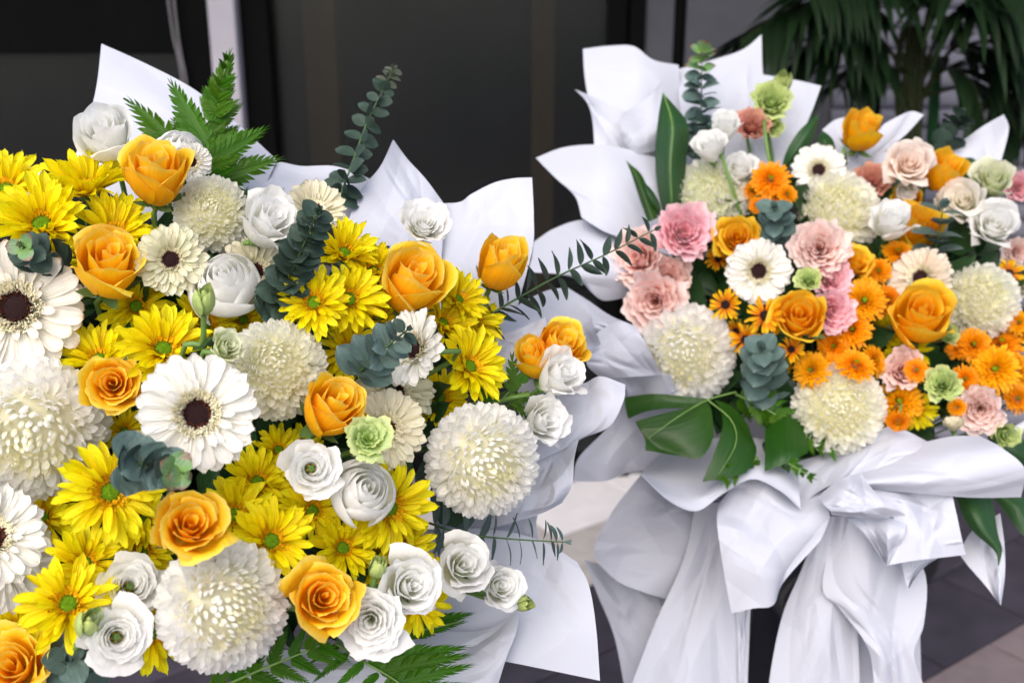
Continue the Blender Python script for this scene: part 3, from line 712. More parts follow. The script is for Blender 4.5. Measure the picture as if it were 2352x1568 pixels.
tm = {k: tile_mesh('tile', LT, WT, M[k]) for k in ('tile', 'tilebrown', 'stone', 'stonelight')}
for i in range(-9, 8):
    for j in range(-9, 12):
        p = T0 + T1 * (i * WT - (WT / 2 if (j % 2) else 0)) + T2 * (j * LT)
        c = p + T1 * (WT / 2) + T2 * (LT / 2)
        if c.y > YF - .06 or c.y < .9 or abs(c.x) > 2.3: continue
        k = 'tile'
        if j == 0 and i in (-1, 0): k = 'tilebrown'
        if c.x < .62 and c.y > 2.72: k = 'stone'
        if c.x < .75 and c.y > 3.12: k = 'stonelight'
        obj('tile', tm[k], ground, Matrix.Translation(p))

def fx(x, y=150): return on_y(x, y, YF).x
shop = empty('shop_front', Matrix.Translation((0, YF, 0))); tag(shop, 'dark glazed shop front with black frames and one pale grey post behind both bouquets', 'shop front')
def spart(name, x0, x1, z0, z1, y0, y1, mat, bev=.004, label=None):
    V, Fc = box(x0, x1, y0, y1, z0, z1)
    o = obj(name, mesh(name, V, Fc, M[mat], smooth=False), shop)
    if bev: add_bevel(o, bev)
    if label: o['label'] = label
    return o
ZT = 2.9
zb = on_y(300, 118, YF).z      # transom of the narrow door leaf
spart('transom', fx(-260), fx(418), zb, zb + .17, -.06, .04, 'black')
spart('glass_pane', fx(-260), fx(425), .06, zb, -.02, -.012, 'glass', 0)
spart('glass_pane', fx(-260), fx(425), zb + .17, ZT, -.02, -.012, 'glass', 0)
spart('door_frame', fx(423), fx(512), 0, ZT, -.07, .05, 'black')
spart('post', fx(512), fx(572), 0, ZT, -.13, .05, 'postgrey', .006, 'pale grey painted post')
spart('door_frame', fx(574), fx(636), 0, ZT, -.08, .05, 'black')
spart('glass_pane', fx(634), fx(1392), .05, ZT, -.02, -.012, 'glass', 0)
spart('door_frame', fx(1390), fx(1436), 0, ZT, -.05, .05, 'black')
spart('door_frame', fx(1438), fx(1472), 0, ZT, -.08, .05, 'black')
spart('bottom_rail', fx(-260), fx(423), 0, .06, -.05, .04, 'black')
spart('bottom_rail', fx(636), fx(1390), 0, .05, -.05, .04, 'black')
spart('wall_panel', fx(1474), fx(1538), 0, ZT, -.06, .05, 'wall')
spart('downpipe', fx(1539), fx(1564), 0, ZT, -.055, .0, 'black', .01)
spart('wall_panel', fx(1565), fx(1905), 0, ZT, -.06, .05, 'wall')
spart('lintel', fx(-260), fx(2900), ZT, ZT + .9, -.1, .05, 'wall')
room = empty('interior_room', Matrix.Translation((0, YF, 0))); tag(room, 'dim empty room with brown uprights standing in for streaks reflected in the tinted glass', 'room', None, 'structure')  # the brown uprights imitate streaks reflected in the pane
for nm, b, mt in (('back_wall', (fx(-300), fx(1500), 2.2, 2.25, 0, ZT), 'room'), ('side_wall', (fx(-340), fx(-300), .06, 2.2, 0, ZT), 'room'), ('side_wall', (fx(1500), fx(1530), .06, 2.2, 0, ZT), 'room'), ('room_ceiling', (fx(-340), fx(1530), .06, 2.25, ZT, ZT + .05), 'room'), ('reflection_streak', (-.66, -.56, .30, .42, 0, ZT), 'reflection_streak'), ('reflection_streak', (-.05 + .12, .03 + .12, .7, .8, 0, ZT), 'reflection_streak')):
    V, Fc = box(*b); obj(nm, mesh(nm, V, Fc, M[mt], smooth=False), room)
# roller shutter, each slat its own part
sh = empty('roller_shutter', Matrix.Translation((fx(1905), YF - .05, 0))); tag(sh, 'closed grey metal roller shutter with horizontal slats behind the potted palm', 'shutter')
SW = fx(2900) - fx(1905); prf = [(0, 0), (-.012, .006), (-.018, .018), (-.018, .036), (-.012, .048), (0, .054)]
V = [Vector((x, y, z)) for (y, z) in prf for x in (0, SW)]
slat = mesh('slat', V, [(2 * k, 2 * k + 1, 2 * k + 3, 2 * k + 2) for k in range(5)], M['shutter'], smooth=False)
for k in range(52): obj('slat', slat, sh, Matrix.Translation((0, 0, .005 + k * .056)))
V, Fc = box(0, SW, .002, .03, 0, ZT); obj('backing', mesh('backing', V, Fc, M['black'], smooth=False), sh)
V, Fc = box(fx(-900), fx(3300), -1.9, .05, ZT + .02, ZT + .16); obj('added_shade_canopy', mesh('added_shade_canopy', V, Fc, M['wall'], smooth=False), shop)  # unseen slab overhead, added to shade the facade and darken the background
# two cables hanging in front of the narrow door leaf
for (xa, ya, xb, yb), lb in (((383, -30, 418, 190), 'grey cable hanging beside the door leaf, the slacker of the two'), ((396, -30, 432, 230), 'grey cable hanging beside the door leaf, the straighter of the two')):
    P = [on_y(xa, ya, YF - .1), on_y((xa + xb) / 2 - 3, (ya + yb) / 2, YF - .1), on_y(xb, yb, YF - .1), on_y(xb + 14, yb + 300, YF - .1)]
    V, Fc = tube(P, .004, .004, 14, 6); tag(obj('hanging_cable', mesh('hanging_cable', V, Fc, M['cable'])), lb, 'cable', 'cables hanging by the door')
# black banner post with a red edge, green wrapped stake by the palm
def bar(name, label, cat, a, b, wd, mat, edge=None, dep=.02):
    d = (b - a); Lz = d.length; root = empty(name, Matrix.Translation(a) @ d.to_track_quat('Z', 'Y').to_matrix().to_4x4()); tag(root, label, cat)
    V, Fc = box(-wd / 2, wd / 2, -dep / 2, dep / 2, 0, Lz); o = obj('post', mesh('post', V, Fc, M[mat], smooth=False), root); add_bevel(o, .002)
    if edge:
        V, Fc = box(-wd / 2 - .012, -wd / 2 - .001, -dep / 2, dep / 2, 0, Lz); obj('edge_strip', mesh('edge_strip', V, Fc, M[edge], smooth=False), root)
    return root
bar('banner_post', 'black upright panel with a red edge strip in front of the shutter', 'post', on_y(2008, 500, 3.1), on_y(2008, 118, 3.1), .05, 'black', 'red')
bar('garden_stake', 'bright green wrapped stake standing among the palm stems', 'stake', on_y(2135, 420, 2.9), on_y(2150, 150, 2.9), .03, 'greenbottle')

# ------------------------------------------------------------------ potted palm
pp = on_z(2130, 1000, 0.0); PY = 2.75
pb_ = on_y(2130, 330, PY); palm = empty('potted_palm', Matrix.Translation((pb_.x, PY, 0))); tag(palm, 'dark green potted palm with arching fronds standing before the shutter', 'palm')
pinv = palm.matrix_world.inverted(); PO = Vector((pb_.x, PY, 0))
V, Fc = lathe([(.01, 0), (.13, 0), (.15, .05), (.18, .34), (.19, .36), (.17, .36), (.16, .30), (.01, .30)], 24); obj('pot', mesh('pot', V, Fc, M['pot']), palm)
lfl = [petal('leaflet', M['palm'], 1., .056, 'lance', p, q, .5, 2, 7, 0, 0, 0, 0, i) for i, (p, q) in enumerate([(.1, -.35), (0, -.6), (.15, -.2)])]
def frond(pts, n, ln, droop=.5, t0=.25):
    P = [on_y(x, y, Y) - PO for x, y, Y in pts]
    V, Fc = tube(P, .006, .0015, 16, 6); fr = obj('frond', mesh('frond', V, Fc, M['palmstem']), palm)
    for k in range(n):
        t = t0 + (1 - t0) * (k + .3) / n; p = spline(P, t); tg = (spline(P, min(1, t + .02)) - spline(P, max(0, t - .02))).normalized()
        sd_ = tg.cross(Vector((0, 0, 1))); sd_ = sd_.normalized() if sd_.length > .05 else Vector((1, 0, 0))
        for s in (-1, 1):
            d = (tg * .75 + sd_ * s * .8 + Vector((0, 0, -droop + rnd.uniform(-.25, .25)))).normalized()
            up_ = Vector((0, 0, 1)); nn = (up_ - d * up_.dot(d)).normalized()
            l = ln * (.45 + .55 * sin(pi * min(1, .15 + .8 * t))) * rnd.uniform(.85, 1.1)
            obj('leaflet', lfl[rnd.randrange(3)], fr, Matrix.Translation(p) @ Matrix((d.cross(nn), d, nn)).transposed().to_4x4() @ Matrix.Scale(l, 4))
for sx, tx_ in ((-.05, 2075), (-.02, 2098), (.0, 2112), (.03, 2090), (.02, 2062)):
    P = [Vector((sx, 0, .30)), Vector((sx * 1.4, 0, .8)), on_y(tx_, 230, PY) - PO, on_y(tx_ + 14, 60, PY) - PO]
    V, Fc = tube(P, .012, .007, 14, 7); obj('stem', mesh('stem', V, Fc, M['palmstem']), palm)
frond([(2090, 180, PY), (2030, 40, PY - .05), (1900, 0, PY - .15), (1790, 35, PY - .2), (1700, 95, PY - .25)], 26, .24, .55)
frond([(2095, 200, PY), (2020, 90, PY), (1930, 90, PY - .1), (1850, 140, PY - .1), (1790, 215, PY - .1)], 24, .24, .5)
frond([(2105, 200, PY), (2170, 60, PY), (2260, 20, PY - .1), (2350, 70, PY - .1), (2430, 180, PY - .15)], 26, .25, .5)
frond([(2115, 230, PY), (2180, 120, PY), (2250, 110, PY), (2310, 190, PY - .05), (2345, 330, PY - .1)], 26, .24, .45)
frond([(2100, 160, PY), (2080, 0, PY), (2010, -60, PY - .1), (1930, -60, PY - .2), (1850, -20, PY - .3)], 24, .25, .55)
frond([(2110, 160, PY), (2140, 0, PY), (2200, -50, PY - .1), (2290, -40, PY - .15), (2380, 20, PY - .2)], 24, .26, .55)
frond([(2080, 230, PY), (2040, 150, PY - .05), (1975, 150, PY - .1), (1930, 200, PY - .15)], 16, .17, .7)
frond([(2100, 120, PY), (2110, -40, PY), (2120, -120, PY)], 16, .25, .6, .4)
frond([(2125, 220, PY), (2220, 200, PY), (2320, 240, PY + .1), (2420, 330, PY + .1)], 22, .22, .3)
frond([(2115, 190, PY), (2210, 30, PY - .05), (2310, 60, PY - .1), (2390, 200, PY - .15)], 26, .25, .45)
frond([(2110, 240, PY), (2170, 160, PY - .05), (2230, 190, PY - .1), (2270, 300, PY - .15)], 20, .2, .35)
# ------------------------------------------------------------------ the yellow and white bouquet
HUB['L'] = at(450, 1150, 1.32); HUB['R'] = at(1890, 1100, 1.72)
SIDE = 'L'
g = 'yellow daisies of the yellow and white bouquet'
D = [ # x, y, r, tx, ty, dz, label, opts
 (97, 520, 122, -.15, .62, -.02, 'large yellow daisy facing up above the eucalyptus with a reddish tip', dict(cupa=.5)),
 (200, 440, 112, -.1, 1.5, .02, 'yellow daisy seen from its side just below the white rose with closed swirl', dict(cupa=.6)),
 (262, 540, 105, .1, 1.0, .03, 'yellow daisy half hidden behind the upright orange rose', dict(cupa=.5)),
 (15, 440, 105, -.3, .9, .05, 'yellow daisy at the picture edge behind the large upward-facing yellow daisy', {}),
 (375, 805, 112, .1, .55, .0, 'yellow daisy with clear green eye above the biggest white gerbera', dict(cupa=.42)),
 (230, 830, 100, -.35, .9, .03, 'yellow daisy fanning out behind the round orange rose beside the big gerbera', dict(cupa=.45)),
 (312, 705, 84, 0, .3, .06, 'shaded yellow daisy in the gap below the upright orange rose', {}),
 (470, 745, 82, .3, .5, .06, 'shaded yellow daisy behind the long-stemmed green bud', {}),
 (790, 585, 88, .3, .8, .02, 'yellow daisy seen from its side beside the tip of the dark upright eucalyptus', dict(cupa=.5)),
 (722, 697, 88, -.1, .35, -.01, 'yellow daisy with green eye touching the dark upright eucalyptus', {}),
 (800, 690, 92, .25, .45, .0, 'yellow daisy with green eye overlapping its neighbour below the tall orange rose', {}),
 (858, 625, 74, .1, .9, .03, 'yellow daisy fanning up behind the wide orange rose near the wrapping paper', dict(cupa=.5)),
 (803, 808, 84, -.2, .2, .05, 'shaded yellow daisy between the tilted pompon and the blue eucalyptus sprig', {}),
 (1050, 690, 72, .8, .6, .03, 'yellow daisy peeking out from behind the wide orange rose', dict(cupa=.4)),
 (1015, 745, 80, .7, .7, .04, 'yellow daisy above the tilted white gerbera that shows a sliver of dark eye', dict(cupa=.4)),
 (1075, 845, 100, .75, .45, .02, 'yellow daisy facing sideways at the outer rim with drooping lower petals', dict(cupa=.35)),
 (1085, 740, 78, .8, .6, .06, 'yellow daisy at the outer rim behind the sideways yellow daisy', {}),
 (1010, 915, 72, .4, .2, .07, 'shaded yellow daisy behind the pompon nearest the paper and below the tilted gerbera', {}),
 (253, 1130, 122, .0, .05, -.05, 'wide-open yellow daisy facing straight out below the rounded blue-green eucalyptus', dict(cupa=.08)),
 (97, 1188, 92, -.2, .2, .04, 'shaded yellow daisy tucked under the largest white pompon', {}),
 (195, 1295, 92, .0, .15, .0, 'yellow daisy with dotted ring of florets beside the cream lisianthus with an open eye', {}),
 (158, 1388, 114, -.1, .25, -.04, 'wide yellow daisy beside the round green bud near the lower picture edge', dict(cupa=.15)),
 (538, 1182, 92, .1, .1, .0, 'small yellow daisy with green eye beside the glowing orange rose', {}),
 (622, 1243, 104, .2, .2, -.01, 'yellow daisy with long upper petals above the lowest large white pompon', dict(cupa=.25)),
 (717, 1173, 84, .1, .05, .04, 'shaded yellow daisy below the white lisianthus with a dark open eye', {}),
 (787, 1259, 84, .15, .2, .03, 'yellow daisy with thin orange-yellow petals above the ruffled orange rose', {}),
 (590, 1110, 92, .15, .5, .05, 'yellow daisy behind the small green-eyed daisy, fanning upward', dict(cupa=.4)),
 (890, 1165, 112, .5, -.1, .02, 'bright yellow daisy spreading from behind the tightly swirled white lisianthus', dict(cupa=.1)),
 (915, 1260, 86, .5, .0, .05, 'yellow daisy filling the gap above the greenish white rose', {}),
 (350, 1450, 96, .0, -.3, .03, 'yellow daisy squeezed between the lowest pompon and the white lisianthus with hollow eye', {}),
 (325, 1265, 84, .0, -.1, .05, 'shaded yellow daisy above the cream lisianthus with an open eye', {}),
 (640, 1035, 66, .1, .4, .06, 'yellow daisy showing only a few petals beside the big gerbera tips', {}),
 (955, 1385, 78, .3, -.2, .05, 'yellow daisy below the greenish white rose near the fern', {}),
 (285, 990, 58, 0, .1, .07, 'dark golden daisy in the gap below the round orange rose', {}),
 (105, 600, 80, .1, .4, .07, 'yellow daisy behind the eucalyptus with a reddish tip, touching the upright orange rose', {}),
 (560, 735, 66, .0, .4, .07, 'shaded yellow daisy between the swirled lisianthus and the cream-white pompon', {}),
 (690, 770, 72, .1, .4, .07, 'shaded yellow daisy under the dark upright eucalyptus', {}),
 (870, 730, 76, .2, .6, .05, 'yellow daisy below the wide orange rose, touching the tilted gerbera', dict(cupa=.4)),
 (690, 1040, 66, .0, .3, .07, 'shaded yellow daisy above the white lisianthus with a dark open eye', {}),
 (330, 1195, 76, -.1, .1, .05, 'shaded yellow daisy beside the glowing orange rose under the wide-open one', {}),
 (660, 1150, 70, .1, .2, .05, 'shaded yellow daisy between three green-eyed yellow daisies', {}),
 (860, 1275, 70, .3, .1, .06, 'yellow daisy behind the tiny green bud', {}),
 (985, 1330, 60, .5, .0, .05, 'yellow daisy squeezed between the greenish white rose and its white neighbour on the paper', {}),
 (60, 1320, 70, -.1, .2, .06, 'shaded yellow daisy below the two gerberas at the picture edge', {}),
 (140, 700, 66, .1, .2, .09, 'shaded yellow daisy behind the browned gerbera', {}),
 (40, 1440, 70, -.3, 0, .07, 'shaded yellow daisy above the cut-off orange rose in the corner', {}),
]
for x, y, r, tx, ty, dz, lb, o in D: F('daisy', x, y, r, tx, ty, dz, lb, g, **o)

g = 'orange roses of the yellow and white bouquet'
D = [
 (358, 392, 76, .05, 1.25, -.03, 'tall orange rose with a tight bud-like cup, topmost of the yellow and white bouquet', dict(v=0)),
 (247, 602, 84, .1, .80, -.03, 'upright orange rose beside the small double gerbera', dict(v=1)),
 (258, 880, 72, -.05, .1, -.02, 'round orange rose facing out beside the biggest white gerbera', dict(v=2, style='roseopen')),
 (947, 642, 80, .45, .75, -.01, 'wide orange rose above the tilted white gerbera', dict(v=3)),
 (1150, 605, 58, .5, 1.1, .0, 'small orange rose on its own against the white paper', dict(v=1, style='rosebud', via=(1075, 720, 1.09))),
 (1225, 822, 48, -.3, .8, .02, 'orange rose bud, lower of the pair behind the side-on white rose', dict(v=2, style='rosebud')),
 (1287, 795, 62, .5, .7, .01, 'orange rose, upper of the pair behind the side-on white rose', dict(v=0, style='rose')),
 (765, 930, 74, .5, .65, -.03, 'orange rose directly above the open green lisianthus', dict(v=2)),
 (437, 1205, 82, .1, .25, -.085, 'glowing orange rose facing out between the eucalyptus and the lowest pompon', dict(v=3, style='roseopen')),
 (742, 1372, 88, .15, .1, -.04, 'ruffled orange rose facing out beside the lowest large white pompon', dict(v=1, style='roseopen')),
 (30, 1530, 92, -.3, .2, -.05, 'orange rose cut off in the lower corner of the picture', dict(v=0, style='roseopen')),
]
for x, y, r, tx, ty, dz, lb, o in D: F('rose', x, y, r, tx, ty, dz, lb, g, **o)

g = 'white gerberas of the yellow and white bouquet'
D = [
 (453, 950, 147, .02, .0, -.07, 'biggest white gerbera, wide open with a dark maroon eye', dict(seed=3, cupa=.05)),
 (38, 707, 165, -.25, .15, -.03, 'white gerbera with browned petal tips cut by the picture edge', dict(mat='gerbtip', seed=4, cupa=.10)),
 (393, 597, 88, -.1, .15, -.01, 'small double gerbera with green-tinged petals beside the upright orange rose', dict(mat='gerbgreen', double=1, n=18, ni=26, seed=5)),
 (722, 487, 82, .3, .75, .02, 'cream gerbera facing up behind the tip of the dark upright eucalyptus', dict(mat='gerbcream', cupa=.5, seed=6)),
 (955, 803, 104, -.75, .25, -.02, 'tilted white gerbera with its dark eye half behind a blue eucalyptus sprig', dict(mat='gerb', cupa=.35, seed=7)),
 (885, 985, 100, .15, .1, .01, 'white gerbera half covered by the green lisianthus', dict(mat='gerbcream', seed=8)),
 (905, 905, 100, .35, .5, .06, 'cream gerbera showing only upper petals below the tilted white gerbera', dict(mat='gerbgreen', seed=9)),
 (585, 625, 88, .3, .1, .04, 'cream gerbera petals showing behind the swirled white lisianthus and the dark eucalyptus', dict(mat='gerbcream', seed=10)),
 (-20, 1235, 132, .15, .25, -.05, 'white gerbera at the picture edge, in front of another, below the largest pompon', dict(seed=11, cupa=.25)),
 (10, 1290, 128, .25, -.1, .0, 'white gerbera at the picture edge with a few low petals behind its twin', dict(mat='gerb', seed=12)),
 (440, 372, 50, .2, -.1, .03, 'small white gerbera showing just below the ranunculus-like lisianthus by the fern', dict(seed=13)),
]
for x, y, r, tx, ty, dz, lb, o in D: F('gerb', x, y, r, tx, ty, dz, lb, g, **o)

g = 'white pompons of the yellow and white bouquet'
D = [
 (490, 492, 92, .12, .3, .02, 'cream pompon chrysanthemum high in the bouquet behind the drooping white lisianthus', dict(mat='mumcream', seed=1, shag=.1)),
 (80, 985, 172, -.1, -.35, -.03, 'largest white pompon chrysanthemum at the picture edge', dict(seed=2, shag=.15)),
 (635, 848, 120, .05, .12, -.01, 'cream-white pompon chrysanthemum beside the green half-open bud', dict(mat='mumcream', seed=3)),
 (1108, 1058, 138, .3, -.25, -.02, 'white pompon chrysanthemum nearest the wrapping paper and roses', dict(seed=4, shag=.12)),
 (512, 1390, 158, .32, -.18, -.05, 'large white pompon chrysanthemum with creamy eye, lowest in the bouquet', dict(seed=5)),
]
for x, y, r, tx, ty, dz, lb, o in D: F('mum', x, y, r, tx, ty, dz, lb, g, **o)

LIS = ('lisianthus', 'lisianthus'); ROS = ('white_rose', 'rose'); BUD = ('lisianthus_bud', 'flower bud')
g = 'white blooms of the yellow and white bouquet'
D = [
 (240, 305, 68, -.25, .9, .0, 'white rose with a closed swirl, highest at the outer edge of the paper peak', dict(style='rose', v=4, nm=ROS)),
 (418, 340, 56, .35, .7, .03, 'ranunculus-like white lisianthus behind the topmost orange rose', dict(style='swirl', v=5)),
 (618, 508, 72, .55, .7, -.02, 'drooping white lisianthus with flared petals over the high cream pompon', dict(style='cup', v=6)),
 (515, 642, 80, -.15, .6, .0, 'smooth swirled white lisianthus behind the long-stemmed green bud', dict(style='swirl', v=10, roll=2.4)),
 (975, 515, 58, .2, .55, -.02, 'white rose with frilled edge alone on a green stem before the paper', dict(style='soft', v=8, nm=ROS, via=(905, 590, 1.06))),
 (715, 1075, 70, .05, .05, -.04, 'white lisianthus with a dark open eye beside the swirled one', dict(style='eye', v=9)),
 (838, 1125, 76, .25, .25, -.03, 'tightly swirled white lisianthus below the green lisianthus', dict(style='swirl', v=10)),
 (298, 1345, 78, .1, .2, -.01, 'cream lisianthus with an open green eye behind the round green bud', dict(style='eye', v=11)),
 (268, 1462, 80, .1, -.05, -.06, 'white lisianthus with a hollow eye below the round green bud', dict(style='eye', v=12)),
 (850, 1425, 82, -.05, -.1, -.04, 'ruffled white lisianthus below the ruffled orange rose', dict(style='soft', v=13)),
 (943, 1345, 74, .3, .1, -.04, 'greenish white rose beside the small green bud cluster', dict(style='roseopen', v=14, mat='liswhite', nm=ROS)),
 (1065, 1297, 72, .25, .15, .0, 'white rose resting on the paper below the nearest-to-paper pompon', dict(style='roseopen', v=15, nm=ROS)),
 (1148, 1345, 54, .35, .1, .01, 'smaller white rose beside the single bud lying on the paper', dict(style='roseopen', v=16, nm=ROS)),
 (1287, 862, 60, .9, .6, -.02, 'white rose seen from its side at the end of a long stem', dict(style='cup', v=17, nm=ROS, via=(1170, 915, 1.09))),
 (1250, 965, 62, .6, .15, .0, 'white rose tucked between the pompon and the side-on white rose', dict(style='cup', v=18, nm=ROS)),
]
for x, y, r, tx, ty, dz, lb, o in D:
    o.setdefault('mat', 'liswhite'); o.setdefault('nm', LIS); F('rose', x, y, r, tx, ty, dz, lb, g, **o)
g = 'green buds of the yellow and white bouquet'
D = [
 (470, 688, 27, .1, 1.3, -.08, 'pale green bud on a long bare stem in front of the smooth swirled lisianthus', dict(style='bud', v=1, mat='bud', nm=BUD, via=(418, 815, .93))),
 (520, 797, 42, .5, .3, -.05, 'half-open greenish bud resting against the cream-white pompon', dict(style='cup', v=2, mat='lisgreenpale', nm=BUD)),
 (845, 1005, 60, .1, .2, -.06, 'open light green lisianthus over the half-covered gerbera', dict(style='greenopen', v=3, mat='lisgreen', nm=LIS)),
 (207, 1427, 29, .2, .5, -.075, 'round green bud in front of the cream lisianthus', dict(style='bud', v=4, mat='bud', nm=BUD, via=(225, 1425, 1.02))),
 (866, 1300, 21, .2, 1.0, -.04, 'tiny green bud on a short dark stem above the greenish white rose', dict(style='bud', v=2, mat='bud', nm=BUD, via=(850, 1345, 1.0))),
 (1200, 1385, 21, .9, -.1, .01, 'single yellow-green bud lying against the white paper', dict(style='bud', v=1, mat='bud', nm=BUD)),
]
for x, y, r, tx, ty, dz, lb, o in D: F('rose', x, y, r, tx, ty, dz, lb, g, **o)

g = 'eucalyptus in the yellow and white bouquet'
spray('tall grey-green eucalyptus sprig rising against the dark glass', [(775, 470, 1.15), (800, 400, 1.16), (840, 290, 1.18), (880, 205, 1.19), (907, 158, 1.20)], 13, 36, 13, 'eucadark', g, 1.35, .42, tipmat='eucabrown', th=.001, faceflat=.62)
spray('dark upright eucalyptus sprig with leaves stacked like scales', [(628, 725, .985), (655, 660, .965), (690, 580, .945), (728, 490, .93)], 15, 44, 30, 'eucadark', g, 1.25, .48, faceflat=.55)
spray('short blue eucalyptus sprig in front of the tilted gerbera eye', [(815, 865, .955), (855, 825, .945), (895, 790, .935), (935, 758, .93)], 6, 54, 22, 'euca', g, 1.3, .42, tipmat='eucadark', faceflat=.6)
spray('rounded blue-green eucalyptus head with a fresh green tip below the biggest gerbera', [(275, 1062, .815), (320, 1064, .81), (375, 1072, .80), (425, 1088, .785)], 8, 50, 26, 'euca', g, 1.25, .56, tipmat='eucatip', faceflat=.80)
spray('eucalyptus with a reddish tip beside the browned gerbera', [(130, 620, 1.03), (105, 600, .98), (75, 582, .95), (50, 565, .93)], 6, 50, 22, 'eucadark', g, 1.2, .5, tipmat='eucatip', extra=1)
spray('eucalyptus at the lower picture edge beside the cut-off orange rose', [(165, 1600, .98), (165, 1560, .93), (160, 1530, .89), (155, 1515, .87)], 5, 66, 36, 'euca', g, 1.25, .5, extra=1)
spray('thin eucalyptus stem with narrow leaves below the nearest-to-paper pompon', [(985, 1200, 1.06), (1060, 1225, 1.05), (1160, 1236, 1.04), (1250, 1242, 1.035), (1298, 1244, 1.03)], 13, 58, 24, 'euca', g, 1.5, .25, tipmat='euca', th=.0009, prof='ovate', planar=True)
spray('long eucalyptus stem reaching across the gap from bouquet to bouquet', [(1105, 735, 1.12), (1180, 690, 1.12), (1280, 635, 1.14), (1390, 585, 1.17), (1503, 528, 1.20)], 17, 48, 30, 'eucadark', g, 1.4, .24, th=.0011, prof='ovate', planar=True)

# ferns and small leaves
g = 'ferns in the yellow and white bouquet'
fern('bright green fern rising before the tall paper peak', [(440, 480, 1.12), (470, 380, 1.12), (492, 270, 1.125), (526, 118, 1.13)],
  [(458, 420, 1.12, 640, 362, 1.14), (462, 375, 1.115, 610, 297, 1.13), (475, 335, 1.12, 600, 305, 1.14), (482, 300, 1.12, 556, 238, 1.13), (452, 400, 1.12, 303, 222, 1.13), (470, 345, 1.115, 392, 185, 1.12), (462, 365, 1.12, 396, 268, 1.14), (490, 268, 1.12, 528, 116, 1.13)]
  + auto_pinnae([(488, 285, 1.118), (505, 210, 1.122), (526, 118, 1.128)], 9, 66, 10, .75)
  + auto_pinnae([(450, 460, 1.125), (470, 380, 1.12), (488, 290, 1.118)], 5, 92, 78, .95), group=g, W=.26, m=13)
fern('finely cut fern with long fronds pointing over the lower paper', [(770, 1475, 1.0), (830, 1515, .99), (900, 1556, .98), (960, 1600, .97)],
  [(845, 1520, .99, 1062, 1482, 1.0), (870, 1540, .985, 1072, 1503, .99), (880, 1575, .98, 1076, 1526, .98), (905, 1590, .98, 1060, 1570, .97), (800, 1500, 1.0, 940, 1490, 1.0), (800, 1500, .99, 720, 1560, .98), (835, 1520, .985, 760, 1585, .97), (870, 1545, .98, 800, 1600, .96), (780, 1480, 1.0, 712, 1520, .99)], group=g, W=.15, m=17, mat='fern')
fern('serrated fern tip poking out below the greenish white rose', [(930, 1452, 1.04), (1000, 1440, 1.05), (1066, 1424, 1.06)], [(925, 1455, 1.04, 1066, 1424, 1.06), (940, 1440, 1.05, 1084, 1406, 1.07)], group=g, W=.17, m=15)
fern('dark fern spreading below the lowest pompon', [(480, 1590, .98), (580, 1545, .97), (690, 1500, .97), (760, 1470, .98)], auto_pinnae([(480, 1590, .98), (580, 1545, .97), (690, 1500, .97), (760, 1470, .98)], 7, 120, 60, .8), group=g, W=.22, m=11)
fern('small dark fern leaf beside the long-stemmed white rose', [(1100, 960, 1.1), (1150, 920, 1.1), (1215, 850, 1.11)], [(1180, 900, 1.1, 1175, 815, 1.1), (1195, 880, 1.1, 1225, 830, 1.1), (1165, 920, 1.1, 1240, 905, 1.1), (1140, 930, 1.1, 1085, 880, 1.1), (1120, 945, 1.1, 1120, 860, 1.1), (1175, 910, 1.1, 1210, 960, 1.1)], group=g, W=.30, m=5)
fern('fern edge showing behind the high cream pompon', [(540, 470, 1.14), (600, 458, 1.14), (660, 446, 1.15)], auto_pinnae([(540, 470, 1.14), (600, 458, 1.14), (660, 446, 1.15)], 5, 46, 18, .8), group=g, W=.24, m=9)
def lf(label, x0, y0, x1, y1, wpx, d, mat='leaf', group=None, dd=0., name='leaf_blade'):
    ax, ay = x1 - x0, y1 - y0; L = math.hypot(ax, ay); nx, ny = -ay / L * wpx, ax / L * wpx
    rows = []
    for t, f in ((0, .12), (.3, .85), (.62, .9), (.86, .45), (1, .03)):
        rows.append([(x0 + ax * t + nx * f * s, y0 + ay * t + ny * f * s, d + dd * t + .006 * abs(s) - .015 * sin(pi * t)) for s in (-1, -.5, 0, .5, 1)])
    return bigleaf(label, [rows], mat, name, 'leaf', group)
g = 'small leaves in the yellow and white bouquet'
lf('dark pointed leaf beside the stem of the long-stemmed bud', 425, 830, 498, 770, 16, .95, 'leafdark', g)
lf('dark leaf under the white lisianthus with a dark open eye', 700, 1135, 630, 1110, 16, .98, 'leafdark', g)
lf('short green leaf below the swirled white lisianthus edge', 700, 1130, 680, 1172, 11, .97, 'leaf', g)
lf('dark leaf between the tiny green bud and the ruffled orange rose', 800, 1350, 850, 1300, 12, .99, 'leafdark', g)
lf('green leaf under the upright orange rose', 235, 690, 182, 705, 14, 1.02, 'leaf', g)
lf('dark leaf hanging below the glowing orange rose', 395, 1270, 385, 1320, 16, .97, 'leafdark', g)
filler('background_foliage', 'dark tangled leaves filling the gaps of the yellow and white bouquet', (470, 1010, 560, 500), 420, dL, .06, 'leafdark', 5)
V, Fc = lathe([(.01, -.14), (.16, -.13), (.27, -.05), (.29, .01), (.22, .05), (.01, .07)], 24)
def foam(label, x, y, d, sx, sy):  # hidden block added behind the flowers to stop light leaking through
    Mw = frame(at(x, y, d), 0, .25, 0, 1.0)
    o = obj('light_block_foam', mesh('light_block_foam', [Vector((v.x * sx, v.y * sy, v.z)) for v in V], Fc, M['foam'])); o.matrix_world = Mw
    tag(o, label, 'light blocker')
foam('dark foam block added behind the yellow and white bouquet to stop light leaks', 480, 1020, 1.14, .72, .62)
foam('dark foam block added behind the pink and orange bouquet to stop light leaks', 1900, 760, 1.62, .62, .5)

